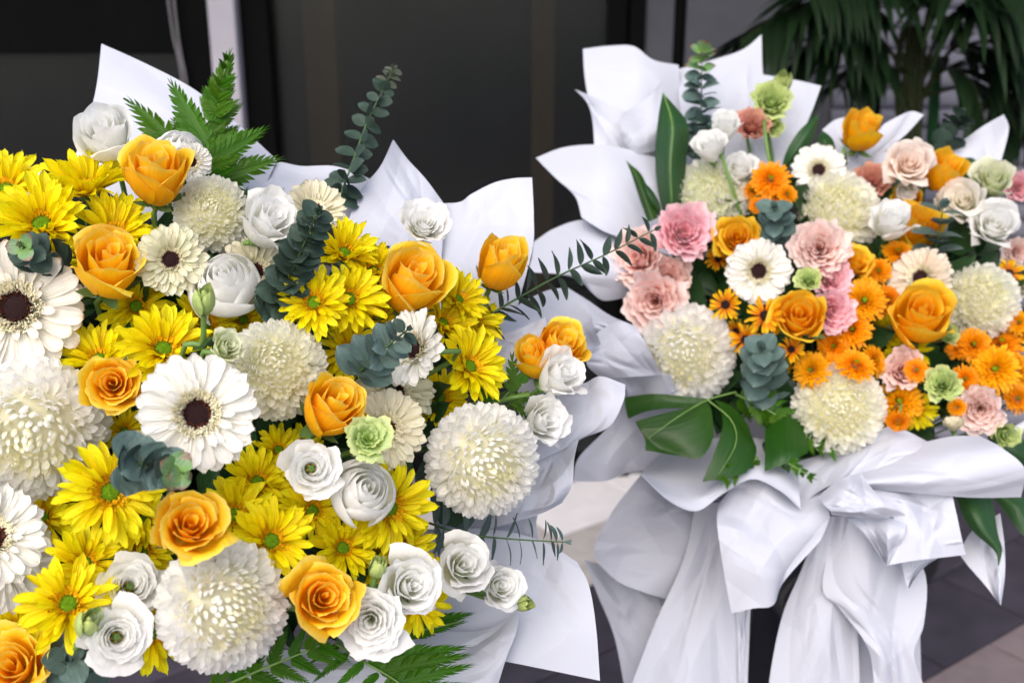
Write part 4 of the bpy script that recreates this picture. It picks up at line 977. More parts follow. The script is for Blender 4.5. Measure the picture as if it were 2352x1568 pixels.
# ------------------------------------------------------------------ the pink and orange bouquet
SIDE = 'R'
g = 'white pompons of the pink and orange bouquet'
D = [
 (1630, 455, 97, -.05, .35, .02, 'greenish white pompon chrysanthemum beside the tall upright leaf', dict(mat='mumgreen', seed=11)),
 (1917, 492, 106, .0, .35, .03, 'cream pompon chrysanthemum behind the pale pink frilled lisianthus', dict(mat='mumcream', seed=12)),
 (1572, 812, 122, .02, -.12, -.02, 'large white pompon chrysanthemum with spiky rim above the monstera leaf', dict(seed=13, shag=.25)),
 (1925, 938, 110, .15, -.1, .0, 'white pompon chrysanthemum just above the folded paper front', dict(mat='mumcream', seed=14, shag=.2)),
 (2247, 692, 94, .1, .2, .0, 'white pompon chrysanthemum beside the peach gerbera with a dark eye', dict(mat='mumcream', seed=15, shag=.15)),
]
for x, y, r, tx, ty, dz, lb, o in D: F('mum', x, y, r, tx, ty, dz, lb, g, **o)
g = 'gerberas of the pink and orange bouquet'
D = [
 (1743, 623, 80, .0, .0, -.03, 'white gerbera with small dark eye in the middle of the pink and orange bouquet', dict(seed=21, cupa=.1)),
 (1880, 392, 66, .05, .3, .02, 'small white gerbera above the cream pompon, close to the wrapping paper', dict(seed=22)),
 (2115, 640, 80, -.35, .45, .0, 'peach-tinted gerbera behind the orange rose beside the rim pompon', dict(mat='gerbpeach', seed=23)),
 (2190, 985, 36, .1, 1.6, -.02, 'cream gerbera seen from behind just above the paper fan', dict(mat='gerbcream', seed=25, cupa=.9)),
]
for x, y, r, tx, ty, dz, lb, o in D: o.setdefault('n', 26); F('gerb', x, y, r, tx, ty, dz, lb, g, **o)
g = 'orange roses of the pink and orange bouquet'
D = [
 (1693, 545, 58, .05, .25, -.01, 'yellow-orange rose beside the bright pink lisianthus', dict(v=2, style='roseopen')),
 (1838, 728, 62, .05, .35, -.05, 'yellow-orange rose between the mini gerbera and the deep pink blooms', dict(v=1)),
 (2118, 722, 72, .2, .55, -.05, 'wide yellow-orange rose in front of the peach gerbera', dict(v=3)),
 (1980, 298, 48, .35, 1.1, .02, 'yellow-orange rose bud standing highest before the palm', dict(v=0, style='rosebud', via=(1935, 370, 1.56))),
 (2165, 392, 44, .6, .9, .0, 'yellow-orange rose behind the creamy pink lisianthus', dict(v=1, style='rosebud')),
 (2108, 520, 56, .3, .8, .03, 'orange rose behind the side-on white lisianthus and blue eucalyptus', dict(v=2)),
 (1965, 602, 40, .3, .5, .0, 'small orange rose beside the pale pink frilled lisianthus', dict(v=3, style='roseopen')),
 (2350, 755, 32, .3, .3, .0, 'orange rose cut by the picture edge beside the rim pompon', dict(v=0)),
 (2085, 465, 38, -.1, .6, .06, 'orange rose hidden deep below the creamy pink lisianthus', dict(v=1)),
]
for x, y, r, tx, ty, dz, lb, o in D: o['mat'] = 'rosey'; F('rose', x, y, r, tx, ty, dz, lb, g, **o)
g = 'pink lisianthus of the pink and orange bouquet'
D = [
 (1573, 532, 70, .15, .2, -.03, 'bright pink lisianthus with broad wavy petals, topmost of the pink cluster', dict(mat='lispink', v=31, style='ruff')),
 (1465, 592, 66, -.4, .2, -.02, 'peach-pink lisianthus behind the long eucalyptus stem', dict(mat='lispeach', v=32, style='ruff')),
 (1535, 640, 56, .0, .0, .02, 'salmon-pink lisianthus deep in the pink cluster', dict(mat='lispeach', v=33, style='ruff')),
 (1503, 692, 72, -.1, -.05, -.04, 'peach frilled lisianthus with a dark folded eye above the spiky pompon', dict(mat='lispeach', v=34, style='ruff')),
 (1882, 567, 68, .0, .15, -.04, 'pale pink frilled lisianthus beside the white gerbera', dict(mat='lispale', v=35, style='ruff')),
 (1912, 638, 46, .3, .1, -.02, 'deep pink frilled bloom, upper of the two below the pale pink lisianthus', dict(mat='lispink', v=36, style='ruff')),
 (1910, 715, 50, .3, -.1, -.02, 'deep pink frilled bloom, lower of the two beside the yellow-orange rose', dict(mat='lispink', v=37, style='ruff')),
 (1727, 287, 40, .1, .5, .02, 'dusty salmon lisianthus under the green lisianthus', dict(mat='lissalmon', v=38, style='ruff')),
 (2000, 418, 44, .1, .3, .05, 'dusty salmon lisianthus between the small white gerbera and the creamy pink bloom', dict(mat='lissalmon', v=39, style='ruff')),
 (2090, 375, 58, .1, .35, -.02, 'creamy pink lisianthus with layered petals in front of an orange rose', dict(mat='lisblush', v=40, style='roseopen')),
 (2075, 848, 50, .1, .2, .0, 'peach frilled lisianthus beside the round green lisianthus', dict(mat='lispeach', v=41, style='ruff')),
 (2252, 940, 54, .0, -.1, -.02, 'soft pink lisianthus above the pale green bud near the paper fan', dict(mat='lispale', v=42, style='ruff')),
 (2340, 430, 36, .2, .1, .02, 'pink lisianthus cut by the picture edge beside the pale green rose', dict(mat='lispink', v=43, style='ruff')),
 (2338, 575, 36, .2, .1, .02, 'pale pink lisianthus cut by the picture edge below the largest white rose', dict(mat='lispale', v=44, style='ruff')),
 (2310, 900, 30, .2, .1, .05, 'faded pink lisianthus behind the orange button flowers at the picture edge', dict(mat='lispink', v=43, style='cup')),
]
for x, y, r, tx, ty, dz, lb, o in D: o['nm'] = LIS; F('rose', x, y, r, tx, ty, dz, lb, g, **o)
g = 'white lisianthus of the pink and orange bouquet'
D = [
 (1668, 288, 37, .1, 1.1, -.05, 'white lisianthus, upper of the trio beside the vertical eucalyptus', dict(style='cup', v=17, via=(1672, 400, 1.52))),
 (1630, 337, 42, -.3, 1.1, -.06, 'white lisianthus with pointed petals, lowest at the vertical eucalyptus', dict(style='cup', v=18)),
 (1700, 387, 38, .1, .6, .0, 'white lisianthus above the orange button cluster', dict(style='cup', v=6)),
 (2047, 507, 50, .25, .9, -.02, 'white lisianthus seen from its side beside the cream pompon', dict(style='cup', v=19)),
 (2213, 460, 49, -.1, .35, .0, 'swirled cream-white lisianthus below the pale green rose', dict(style='roseopen', v=7, mat='liscream')),
 (2285, 515, 58, .2, .4, -.02, 'largest white rose of the pink and orange bouquet', dict(style='roseopen', v=25, nm=ROS)),
 (2282, 412, 48, .1, .7, .0, 'pale green rose near the curled paper tip', dict(style='cup', v=26, nm=ROS, mat='lisgreenpale')),
 (2085, 435, 24, .0, -.3, .03, 'loose white petal bloom hanging below the creamy pink lisianthus', dict(style='cup', v=17)),
 (2170, 465, 26, -.2, .3, .04, 'cream bloom half hidden behind the swirled cream-white lisianthus', dict(style='cup', v=18, mat='liscream')),
 (2350, 650, 34, .2, .1, .02, 'cream-white bloom cut by the picture edge beside the rim pompon', dict(style='cup', v=6, mat='liscream')),
]
for x, y, r, tx, ty, dz, lb, o in D:
    o.setdefault('mat', 'liswhite'); o.setdefault('nm', LIS); F('rose', x, y, r, tx, ty, dz, lb, g, **o)
g = 'green blooms of the pink and orange bouquet'
D = [
 (1772, 230, 46, .05, .5, .0, 'frilled green lisianthus against the tall pointed paper', dict(style='ruff', v=51, mat='lisgreen', nm=LIS, via=(1760, 330, 1.56))),
 (1795, 188, 21, .1, 1.0, .01, 'green bud rising above the frilled green lisianthus', dict(style='bud', v=4, mat='bud', nm=BUD)),
 (1780, 290, 22, .3, -.3, .03, 'drooping green bud below the frilled green lisianthus', dict(style='cup', v=2, mat='lisgreen', nm=BUD)),
 (1857, 642, 32, .0, .4, -.06, 'green frilled bloom in front of the pale pink lisianthus', dict(style='ruff', v=52, mat='lisgreen', nm=LIS)),
 (2165, 883, 42, .05, .2, -.04, 'round green lisianthus beside the peach frilled one', dict(style='ruff', v=53, mat='lisgreen', nm=LIS)),
 (2178, 766, 26, .6, .2, -.04, 'green bud under the wide yellow-orange rose', dict(style='cup', v=4, mat='lisgreen', nm=BUD)),
 (2310, 998, 32, .4, -.2, -.04, 'pale green bud resting beside the white straw above the paper fan', dict(style='cup', v=2, mat='lisgreen', nm=BUD)),
]
for x, y, r, tx, ty, dz, lb, o in D: F('rose', x, y, r, tx, ty, dz, lb, g, **o)
g = 'mini gerberas of the pink and orange bouquet'; MIN = ('mini_gerbera', 'mini gerbera')
D = [
 (1667, 700, 40, -.2, .1, -.03, 'golden mini gerbera with dark eye below the white gerbera'),
 (1757, 725, 46, .0, .05, -.05, 'largest golden mini gerbera beside the yellow-orange rose'),
 (1712, 780, 40, -.2, .0, -.01, 'golden mini gerbera behind the blue-green eucalyptus head'),
 (1817, 803, 34, .2, .3, -.02, 'golden mini gerbera below the yellow-orange rose'),
 (2318, 628, 36, .1, .1, .0, 'golden mini gerbera at the rim beside the rim pompon'),
 (1650, 595, 32, -.1, .1, .05, 'shaded orange mini gerbera behind the white gerbera, nearest the pink cluster'),
 (1690, 760, 30, .0, -.1, .05, 'shaded orange mini gerbera deep below the small golden ones'),
 (1790, 835, 32, .1, -.1, .04, 'shaded orange mini gerbera right beside the eucalyptus head'),
]
for x, y, r, tx, ty, dz, lb in D: F('daisy', x, y, r, tx, ty, dz, lb, g, mat='mini', nm=MIN, cupa=.1, n=17)
g = 'yellow daisies of the pink and orange bouquet'
for x, y, r, tx, ty, dz, lb in [
 (2085, 800, 56, .2, .2, .03, 'yellow daisy behind the wide yellow-orange rose'),
 (2105, 940, 50, .4, -.3, .03, 'yellow daisy pointing down beside the bright orange button flower'),
 (2040, 765, 46, -.2, .3, .04, 'yellow daisy between the orange buttons and the wide yellow-orange rose')]: F('daisy', x, y, r, tx, ty, dz, lb, g)
g = 'orange button flowers of the pink and orange bouquet'
B = [
 (1770, 412, 40, .1, .5, 'large orange button flower under the trio of white lisianthus'), (1778, 452, 30, 0, .3, 'orange button flower, lowest of the cluster above the blue eucalyptus'), (1727, 437, 22, -.4, .5, 'small orange button flower beside the greenish white pompon'), (1808, 446, 22, .4, .5, 'small orange button flower beside the cream pompon'), (1738, 472, 17, -.2, .1, 'tiny orange button flower beside the blue eucalyptus'),
 (2018, 622, 27, .2, .2, 'orange button flower alone below the small orange rose'), (1985, 692, 46, .1, .3, 'large orange button flower beside the deep pink blooms'), (1957, 757, 40, .0, .2, 'orange button flower below the large one beside the deep pink blooms'), (1915, 795, 34, -.1, .1, 'orange button flower touching the lower deep pink bloom'), (2040, 690, 32, .9, .2, 'orange button flower turned sideways before the peach gerbera'),
 (1863, 850, 38, -.2, .1, 'orange button flower, outer of the pair above the low pompon'), (1905, 856, 40, .0, .05, 'orange button flower, inner of the pair above the low pompon'), (1965, 838, 40, .4, .9, 'orange button flower seen obliquely above the low pompon'), (2008, 828, 32, 1.2, .3, 'orange button flower seen edge-on beside the peach frilled lisianthus'), (2065, 922, 48, .05, .15, 'bright full orange button flower between the low pompon and the round green lisianthus'),
 (2062, 968, 26, .0, -.9, 'orange button flower peeking over the paper edge'), (2236, 792, 36, .1, .3, 'orange button flower below the rim pompon'), (2298, 790, 46, .3, .8, 'orange button flower behind the pair near the picture edge'), (2285, 848, 50, .05, .1, 'large orange button flower nearest the picture edge'), (2216, 870, 28, .2, .1, 'small orange button flower beside the round green lisianthus'),
 (2330, 850, 40, .4, .4, 'orange button flower cut by the picture edge behind the large one'), (2198, 935, 19, .0, .1, 'tiny orange button flower beside the soft pink lisianthus'), (2338, 915, 30, .3, .2, 'orange button flower turned away at the picture edge above the straw'), (2062, 580, 32, .2, .9, 'shaded orange button flower below the orange rose with blue eucalyptus'), (2105, 850, 26, .2, .2, 'orange button flower half behind the round green lisianthus'),
 (1990, 660, 26, .3, .6, 'orange button flower half behind the large one beside the deep pink blooms'), (2200, 800, 24, -.3, .6, 'orange button flower tucked under the green bud'), (2340, 740, 26, .3, .3, 'orange button flower at the picture edge above the cluster')]
for k, (x, y, r, tx, ty, lb) in enumerate(B): F('button', x, y, r, tx, ty, -.02 + .02 * (k % 3), lb, g)

g = 'eucalyptus in the pink and orange bouquet'
spray('vertical eucalyptus sprig with stacked round leaves before the white paper', [(1606, 400, 1.61), (1608, 320, 1.615), (1611, 220, 1.62), (1612, 112, 1.625)], 16, 35, 22, 'euca', g, 1.35, .5, tipmat='eucatip', faceflat=.45)
spray('blue eucalyptus sprig hanging its leaves above the white gerbera', [(1782, 590, 1.50), (1782, 550, 1.46), (1780, 510, 1.43), (1778, 478, 1.41)], 7, 34, 28, 'euca', g, 1.4, .5, extra=1)
spray('blue-green eucalyptus head pointing out between the pompons', [(1760, 915, 1.46), (1756, 880, 1.42), (1752, 835, 1.37), (1748, 800, 1.34)], 9, 46, 34, 'euca', g, 1.4, .5, extra=1, tipmat='euca')
spray('blue eucalyptus sprig with open leaf pairs beside the side-on white lisianthus', [(2142, 605, 1.52), (2150, 570, 1.51), (2158, 530, 1.50), (2166, 478, 1.49)], 6, 38, 34, 'euca', g, 1.35, .5)
spray('dark eucalyptus behind the creamy pink lisianthus', [(2140, 380, 1.66), (2165, 330, 1.67), (2185, 295, 1.67), (2205, 262, 1.67)], 6, 34, 22, 'eucadark', g, 1.2, .5, extra=1)
g = 'broad leaves in the pink and orange bouquet'
bigleaf('split monstera leaf hanging over the paper below the spiky pompon', [
 [[(1435, 912, 1.42), (1500, 904, 1.41), (1555, 908, 1.40), (1625, 915, 1.40)], [(1436, 932, 1.415), (1500, 922, 1.405), (1560, 922, 1.40), (1620, 925, 1.398)], [(1440, 950, 1.41), (1490, 938, 1.40), (1550, 934, 1.396), (1612, 932, 1.395)], [(1443, 962, 1.40), (1480, 946, 1.395), (1530, 938, 1.392), (1600, 936, 1.392)]],
 [[(1620, 918, 1.398), (1632, 935, 1.39), (1637, 965, 1.38), (1639, 1000, 1.37)], [(1580, 935, 1.39), (1595, 965, 1.375), (1612, 1000, 1.365), (1628, 1030, 1.36)], [(1520, 950, 1.385), (1540, 985, 1.37), (1570, 1020, 1.36), (1604, 1053, 1.355)], [(1464, 966, 1.385), (1478, 990, 1.375), (1520, 1030, 1.37), (1556, 1046, 1.36)], [(1462, 968, 1.385), (1475, 992, 1.375), (1482, 1012, 1.37), (1482, 1034, 1.365)]],
 [[(1640, 918, 1.40), (1665, 925, 1.40), (1695, 945, 1.40), (1718, 975, 1.40)], [(1655, 940, 1.385), (1680, 955, 1.385), (1705, 980, 1.385), (1728, 1005, 1.385)], [(1660, 980, 1.365), (1685, 990, 1.365), (1710, 1010, 1.365), (1738, 1034, 1.37)], [(1640, 1040, 1.345), (1665, 1050, 1.345), (1695, 1062, 1.345), (1725, 1072, 1.35)], [(1613, 1106, 1.335), (1640, 1102, 1.333), (1670, 1098, 1.335), (1702, 1090, 1.34)]]],
 'leaf', 'monstera_leaf', group=g, ribs=([(1690, 900, 1.40), (1625, 918, 1.388), (1560, 955, 1.368), (1490, 1005, 1.362)], [(1625, 918, 1.388), (1680, 965, 1.372), (1690, 1020, 1.352), (1650, 1090, 1.328)]))
bigleaf('glossy rounded leaf beside the monstera, tucked under fern', [[[(1757, 985, 1.40), (1800, 960, 1.40), (1850, 965, 1.41)], [(1757, 1020, 1.375), (1800, 1005, 1.37), (1850, 1000, 1.385)], [(1757, 1050, 1.36), (1800, 1045, 1.35), (1858, 1020, 1.365)], [(1756, 1082, 1.35), (1795, 1068, 1.345), (1855, 1040, 1.35)]]], 'leaf', group=g)
bigleaf('tall dark upright leaf beside the curled white paper', [[[(1522, 212, 1.58), (1530, 222, 1.575), (1540, 232, 1.58)], [(1512, 270, 1.575), (1545, 280, 1.55), (1580, 285, 1.57)], [(1505, 350, 1.57), (1540, 360, 1.54), (1578, 350, 1.565)], [(1510, 430, 1.565), (1540, 440, 1.54), (1572, 420, 1.56)], [(1530, 515, 1.56), (1545, 515, 1.55), (1560, 500, 1.56)]]], 'leafdark', group=g, ribs=([(1524, 215, 1.575), (1545, 290, 1.545), (1540, 380, 1.535), (1545, 500, 1.545)],))
bigleaf('thin pointed leaf lying against the paper before the upright leaf', [[[(1437, 367, 1.54), (1440, 370, 1.54), (1444, 374, 1.54)], [(1452, 405, 1.535), (1462, 405, 1.53), (1474, 402, 1.535)], [(1470, 460, 1.53), (1482, 455, 1.52), (1494, 450, 1.53)], [(1488, 510, 1.52), (1500, 505, 1.515), (1512, 500, 1.52)]]], 'leaf', group=g)
lf('narrow dark leaf pointing up between thin leaf and upright leaf', 1520, 500, 1474, 415, 13, 1.53, 'leafdark', g)
lf('dark leaf behind the small white gerbera, leaning on the paper edge', 1795, 395, 1882, 262, 20, 1.60, 'leafdark', g)
lf('dark leaf behind the highest rose bud', 1905, 370, 1888, 300, 22, 1.64, 'leafdark', g)
lf('broad dark leaf under the curled paper tip', 2180, 430, 2250, 365, 36, 1.66, 'leafdark', g)
bigleaf('long glossy leaf hanging out beneath the paper fan', [[[(2196, 1138, 1.38), (2230, 1140, 1.37), (2278, 1142, 1.38)], [(2212, 1185, 1.37), (2245, 1185, 1.355), (2285, 1180, 1.37)], [(2240, 1225, 1.36), (2265, 1225, 1.35), (2292, 1225, 1.36)], [(2285, 1265, 1.35), (2295, 1265, 1.347), (2302, 1262, 1.35)], [(2292, 1298, 1.345), (2293, 1299, 1.345), (2295, 1296, 1.345)]]], 'leafdark', group=g)
bigleaf('glossy leaf at the picture edge beneath the paper fan', [[[(2280, 1140, 1.42), (2310, 1142, 1.41), (2352, 1142, 1.42)], [(2305, 1170, 1.41), (2335, 1165, 1.40), (2370, 1160, 1.41)], [(2330, 1205, 1.40), (2350, 1200, 1.395), (2385, 1190, 1.40)], [(2370, 1250, 1.39), (2385, 1245, 1.39), (2400, 1230, 1.39)]]], 'leafdark', group=g)
lf('leaf between the paper fan and the picture edge', 2270, 1000, 2400, 1075, 34, 1.50, 'leafdark', g)
lf('small leaf tip below the hanging paper flap', 2098, 1275, 2118, 1318, 10, 1.40, 'leaf', g)
g = 'ferns in the pink and orange bouquet'
fern('leafy fern running down beside the glossy rounded leaf', [(1690, 905, 1.44), (1770, 945, 1.41), (1850, 1000, 1.40), (1930, 1040, 1.39)], auto_pinnae([(1690, 905, 1.44), (1770, 945, 1.41), (1850, 1000, 1.40), (1930, 1040, 1.39)], 9, 70, 26, .8), group=g, W=.30, m=7)
fern('fern tip lying on the folded paper front', [(1790, 1050, 1.36), (1830, 1075, 1.34), (1876, 1102, 1.32)], auto_pinnae([(1790, 1050, 1.36), (1830, 1075, 1.34), (1876, 1102, 1.32)], 5, 34, 10, .7), group=g, W=.3, m=7)
fern('fern sprig under the monstera along the scooped paper', [(1740, 1050, 1.37), (1700, 1080, 1.35), (1655, 1115, 1.33)], auto_pinnae([(1740, 1050, 1.37), (1700, 1080, 1.35), (1655, 1115, 1.33)], 5, 46, 16, .8), group=g, W=.3, m=7)
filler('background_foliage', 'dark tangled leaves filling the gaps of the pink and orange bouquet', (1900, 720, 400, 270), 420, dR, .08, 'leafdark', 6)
# the white straw beside the pale green bud
P = [at(2310, 1000, 1.42), at(2340, 985, 1.42), at(2390, 955, 1.43)]
Vt, Ft = tube(P, .006, .006, 6, 8); tag(obj('paper_straw', mesh('paper_straw', Vt, Ft, M['paper'])), 'white paper straw poking out beside the pale green bud', 'straw')
# ------------------------------------------------------------------ wrapping paper
g = 'paper around the yellow and white bouquet'
def PP(lb, rows, dr, amp=.01, freq=1.3, ph=0., wr=.011): return paper(rows, dr, lb, amp, freq, ph, g, wr)
PP('tall white paper peak behind the fern', [[(233,101),(335,147),(443,204),(540,280),(636,368)],[(223,190),(320,230),(420,290),(515,350),(612,420)],[(206,262),(300,330),(390,400),(480,450),(580,490)],[(165,380),(260,450),(360,510),(450,560),(540,560)]], (1.25,1.22,1.19,1.17), .014, 1.2, .5)
PP('thin sliver of white paper behind the daisies at the picture edge', [[(-60,378),(0,372),(45,376),(100,396)],[(-60,430),(0,430),(45,440),(110,460)],[(-60,500),(0,500),(60,510),(120,520)]], (1.2,1.18,1.16))
PP('low white paper fold between the two peaks', [[(615,395),(637,373),(693,382),(760,381),(810,394),(868,420)],[(590,445),(630,430),(700,440),(770,440),(830,450),(880,470)],[(560,520),(620,520),(700,520),(770,520),(830,530),(890,540)]], (1.24,1.21,1.18), .008, 1.1)
PP('pointed white paper peak behind the eucalyptus tip', [[(903,321),(935,365),(978,412),(1022,472)],[(873,383),(915,430),(965,480),(1018,530)],[(828,439),(885,500),(945,560),(1012,620)],[(795,520),(860,600),(930,660),(1005,700)]], (1.22,1.19,1.165,1.15), .010, 1.4, .8)
PP('broad white paper panel behind the lone small orange rose', [[(1010,468),(1057,464),(1083,446),(1135,420),(1180,410),(1222,408)],[(1008,540),(1060,540),(1100,520),(1150,510),(1190,505),(1226,500)],[(1005,620),(1060,620),(1100,610),(1150,600),(1190,595),(1223,570)],[(1005,740),(1060,740),(1100,740),(1140,735),(1165,720),(1190,700)]], (1.23,1.2,1.175,1.16), .010, 1.1, 2.)
PP('small white paper corner behind the orange rose pair', [[(1110,778),(1190,756),(1253,728)],[(1120,815),(1200,800),(1257,768)],[(1130,880),(1200,870),(1250,850)]], (1.16,1.15,1.145), .006)
PP('smooth white paper sheet beside the tucked white rose', [[(1180,850),(1280,862),(1337,880),(1379,864),(1436,883)],[(1190,910),(1280,915),(1340,920),(1390,915),(1432,920)],[(1190,980),(1270,975),(1330,975),(1370,972),(1400,978)],[(1180,1080),(1240,1055),(1285,1035),(1310,1022),(1336,1006)]], (1.15,1.135,1.13,1.135), .005, 1.2, 1., .014)
PP('white paper fold hanging below the nearest-to-paper pompon', [[(1160,1050),(1240,1035),(1285,1020),(1330,1004)],[(1160,1100),(1240,1085),(1290,1075),(1319,1052)],[(1150,1150),(1230,1140),(1280,1130),(1314,1112)],[(1120,1215),(1190,1195),(1240,1180),(1290,1155)]], (1.14,1.13,1.125,1.135), .006, 1.3, 0., .014)
PP('large white paper flap with a rounded shoulder at the lower edge', [[(960,1215),(1130,1215),(1247,1243),(1326,1291)],[(960,1300),(1120,1310),(1240,1320),(1353,1345)],[(960,1400),(1110,1420),(1235,1435),(1369,1440)],[(960,1480),(1090,1505),(1217,1529),(1378,1562)]], (1.14,1.125,1.115,1.11), .010, 1.1, .4)
PP('white paper piece showing behind the thin eucalyptus stem', [[(1000,1165),(1120,1170),(1238,1168)],[(1000,1215),(1120,1215),(1232,1205)],[(1000,1270),(1120,1270),(1240,1262)]], (1.17,1.17,1.17), .005)
PP('curled white paper fold under the fern fronds', [[(930,1430),(1050,1450),(1135,1438),(1195,1395)],[(900,1490),(1040,1500),(1130,1485),(1186,1450)],[(860,1560),(1020,1565),(1110,1555),(1162,1512)],[(820,1660),(1000,1650),(1090,1640),(1135,1600)]], (1.10,1.085,1.075,1.07), .010, 1.5, .3)
PP('white paper below the dark fern at the lower edge', [[(560,1500),(700,1490),(830,1490),(950,1480)],[(540,1560),(690,1560),(820,1560),(940,1550)],[(520,1660),(680,1660),(810,1660),(930,1650)]], (1.08,1.06,1.05), .01)
PP('white paper backing added behind the yellow and white bouquet to hide its dark reflection', [[(200,620),(480,560),(800,620)],[(140,1000),(480,980),(880,1000)],[(200,1400),(480,1460),(800,1400)]], (1.26,1.34,1.26), .02)  # added sheet that keeps the dark block from mirroring in the glass
g = 'paper around the pink and orange bouquet'
PP('squared white paper corner highest behind the upright leaf', [[(1339,113),(1400,106),(1455,107),(1500,138),(1558,150)],[(1342,165),(1400,165),(1460,170),(1510,190),(1562,205)],[(1350,220),(1400,240),(1460,255),(1510,255),(1566,270)],[(1375,330),(1420,330),(1470,340),(1520,350),(1572,370)]], (1.76,1.73,1.70,1.67), .022, 1.6, .2)
PP('white paper with the sharpest upward tip before the grey wall', [[(1556,160),(1634,139),(1705,115),(1749,80)],[(1560,225),(1634,210),(1700,180),(1752,168)],[(1568,300),(1640,290),(1710,260),(1765,250)],[(1578,390),(1650,380),(1720,350),(1780,340)]], (1.78,1.73,1.70,1.67), .018, 1.5, 2.4)
PP('flat square white paper panel behind the frilled green lisianthus', [[(1742,170),(1795,179),(1840,187),(1886,198)],[(1730,230),(1785,240),(1830,246),(1867,250)],[(1712,300),(1765,310),(1805,315),(1840,312)],[(1690,390),(1735,395),(1775,400),(1808,370)]], (1.74,1.71,1.685,1.67), .008, 1.1)
PP('pointed paper wing below the squared corner', [[(1321,206),(1352,219),(1395,238),(1438,258)],[(1346,232),(1372,256),(1408,280),(1445,300)],[(1360,270),(1387,300),(1418,320),(1450,345)],[(1366,345),(1395,355),(1428,370),(1460,390)]], (1.68,1.66,1.645,1.63), .010, 1.2)
PP('rolled paper cone beside the upright leaf', [[(1519,187),(1500,212),(1468,238),(1436,258)],[(1522,235),(1495,262),(1458,278),(1424,272)],[(1520,285),(1490,305),(1455,310),(1426,300)],[(1518,340),(1490,350),(1460,355),(1432,350)]], (1.65,1.615,1.60,1.62), .014, 1.4)
PP('big curved paper sheet with a long pointed side tip', [[(1231,363),(1295,339),(1375,333),(1450,345),(1512,364)],[(1274,407),(1325,405),(1385,405),(1455,415),(1522,430)],[(1320,450),(1365,465),(1420,480),(1480,495),(1535,510)],[(1336,500),(1385,530),(1435,550),(1490,570),(1545,590)]], (1.62,1.57,1.55,1.53), .020, 1.5, 1.)
PP('rounded paper sheet behind the long eucalyptus stem', [[(1226,556),(1272,526),(1335,506),(1400,520),(1475,545)],[(1222,590),(1280,570),(1345,560),(1410,575),(1480,600)],[(1222,624),(1290,622),(1345,620),(1415,625),(1485,645)],[(1300,622),(1335,645),(1360,672),(1390,690),(1450,680)]], (1.57,1.53,1.50,1.51), .014, 1.3, .3)
PP('lavender-white paper sheet below the long eucalyptus stem', [[(1140,735),(1200,695),(1255,668),(1303,660)],[(1160,775),(1235,735),(1300,715),(1350,705)],[(1200,830),(1260,795),(1315,770),(1365,752)],[(1230,880),(1290,855),(1335,815),(1380,790)]], (1.36,1.32,1.32,1.34), .014, 1.3)
PP('bright paper strip with a straight slanted edge above the spiky pompon', [[(1302,660),(1350,690),(1402,725),(1465,752)],[(1305,695),(1345,722),(1398,742),(1468,768)],[(1312,728),(1350,748),(1400,758),(1472,785)],[(1350,800),(1395,795),(1440,790),(1490,810)]], (1.42,1.385,1.37,1.385), .010, 1.6, 1., 0.014)
PP('curled paper scroll beside the spiky pompon', [[(1345,788),(1385,755),(1425,738),(1462,752)],[(1345,810),(1390,795),(1435,775),(1475,775)],[(1350,840),(1400,835),(1450,825),(1500,820)],[(1380,868),(1425,866),(1470,864),(1520,860)]], (1.36,1.345,1.35,1.37), .010, 1.5, .5, 0.014)
PP('lower paper fold behind the split monstera leaf', [[(1380,866),(1430,862),(1480,858),(1540,860)],[(1425,905),(1460,905),(1500,910),(1560,915)],[(1400,975),(1440,965),(1490,965),(1550,980)],[(1330,1050),(1400,1035),(1460,1035),(1530,1050)],[(1317,1105),(1390,1104),(1440,1085),(1490,1078)]], (1.40,1.43,1.45,1.46,1.47), .014, 1.6, .6, 0.02)
PP('upper back paper fold beside the highest rose bud', [[(1889,298),(1918,276),(1950,270),(1975,282)],[(1900,332),(1922,340),(1945,345),(1965,345)],[(1915,370),(1930,385),(1950,395),(1970,400)]], (1.68,1.66,1.65), .006)
PP('diagonal paper band below the highest rose bud', [[(2030,285),(2065,267),(2094,256),(2122,264)],[(1990,338),(2030,322),(2062,308),(2088,302)],[(1945,390),(1985,375),(2015,360),(2042,348)],[(1915,440),(1950,430),(1990,420),(2020,410)]], (1.68,1.66,1.65,1.64), .010, 1.3)
PP('curled paper tip before the palm near the pale green rose', [[(2155,345),(2210,323),(2258,290),(2306,263)],[(2165,362),(2220,350),(2268,330),(2317,298)],[(2178,385),(2225,382),(2265,380),(2299,372)]], (1.68,1.66,1.65), .012, 1.2)
PP('scooped front paper lip under the monstera leaf', [[(1478,1080),(1540,1030),(1610,1010),(1670,1005),(1730,1005),(1790,1015),(1832,1030)],[(1475,1086),(1540,1085),(1610,1095),(1665,1070),(1730,1045),(1795,1060),(1834,1090)],[(1473,1089),(1538,1125),(1603,1140),(1662,1105),(1728,1075),(1793,1095),(1836,1130)],[(1473,1090),(1536,1149),(1600,1173),(1660,1134),(1727,1100),(1791,1126),(1839,1168)]], (1.46,1.40,1.355,1.34), .010, 1.5, 0., 0.016)
PP('broad hanging paper panel with a curled corner in front', [[(1652,1155),(1700,1104),(1760,1108),(1825,1140),(1895,1125)],[(1647,1200),(1710,1195),(1770,1190),(1835,1190),(1900,1160)],[(1660,1295),(1720,1295),(1775,1285),(1830,1255),(1905,1190)],[(1680,1407),(1732,1396),(1776,1388),(1800,1335),(1885,1240)]], (1.38,1.345,1.33,1.325), .010, 1.4, .4, 0.02)
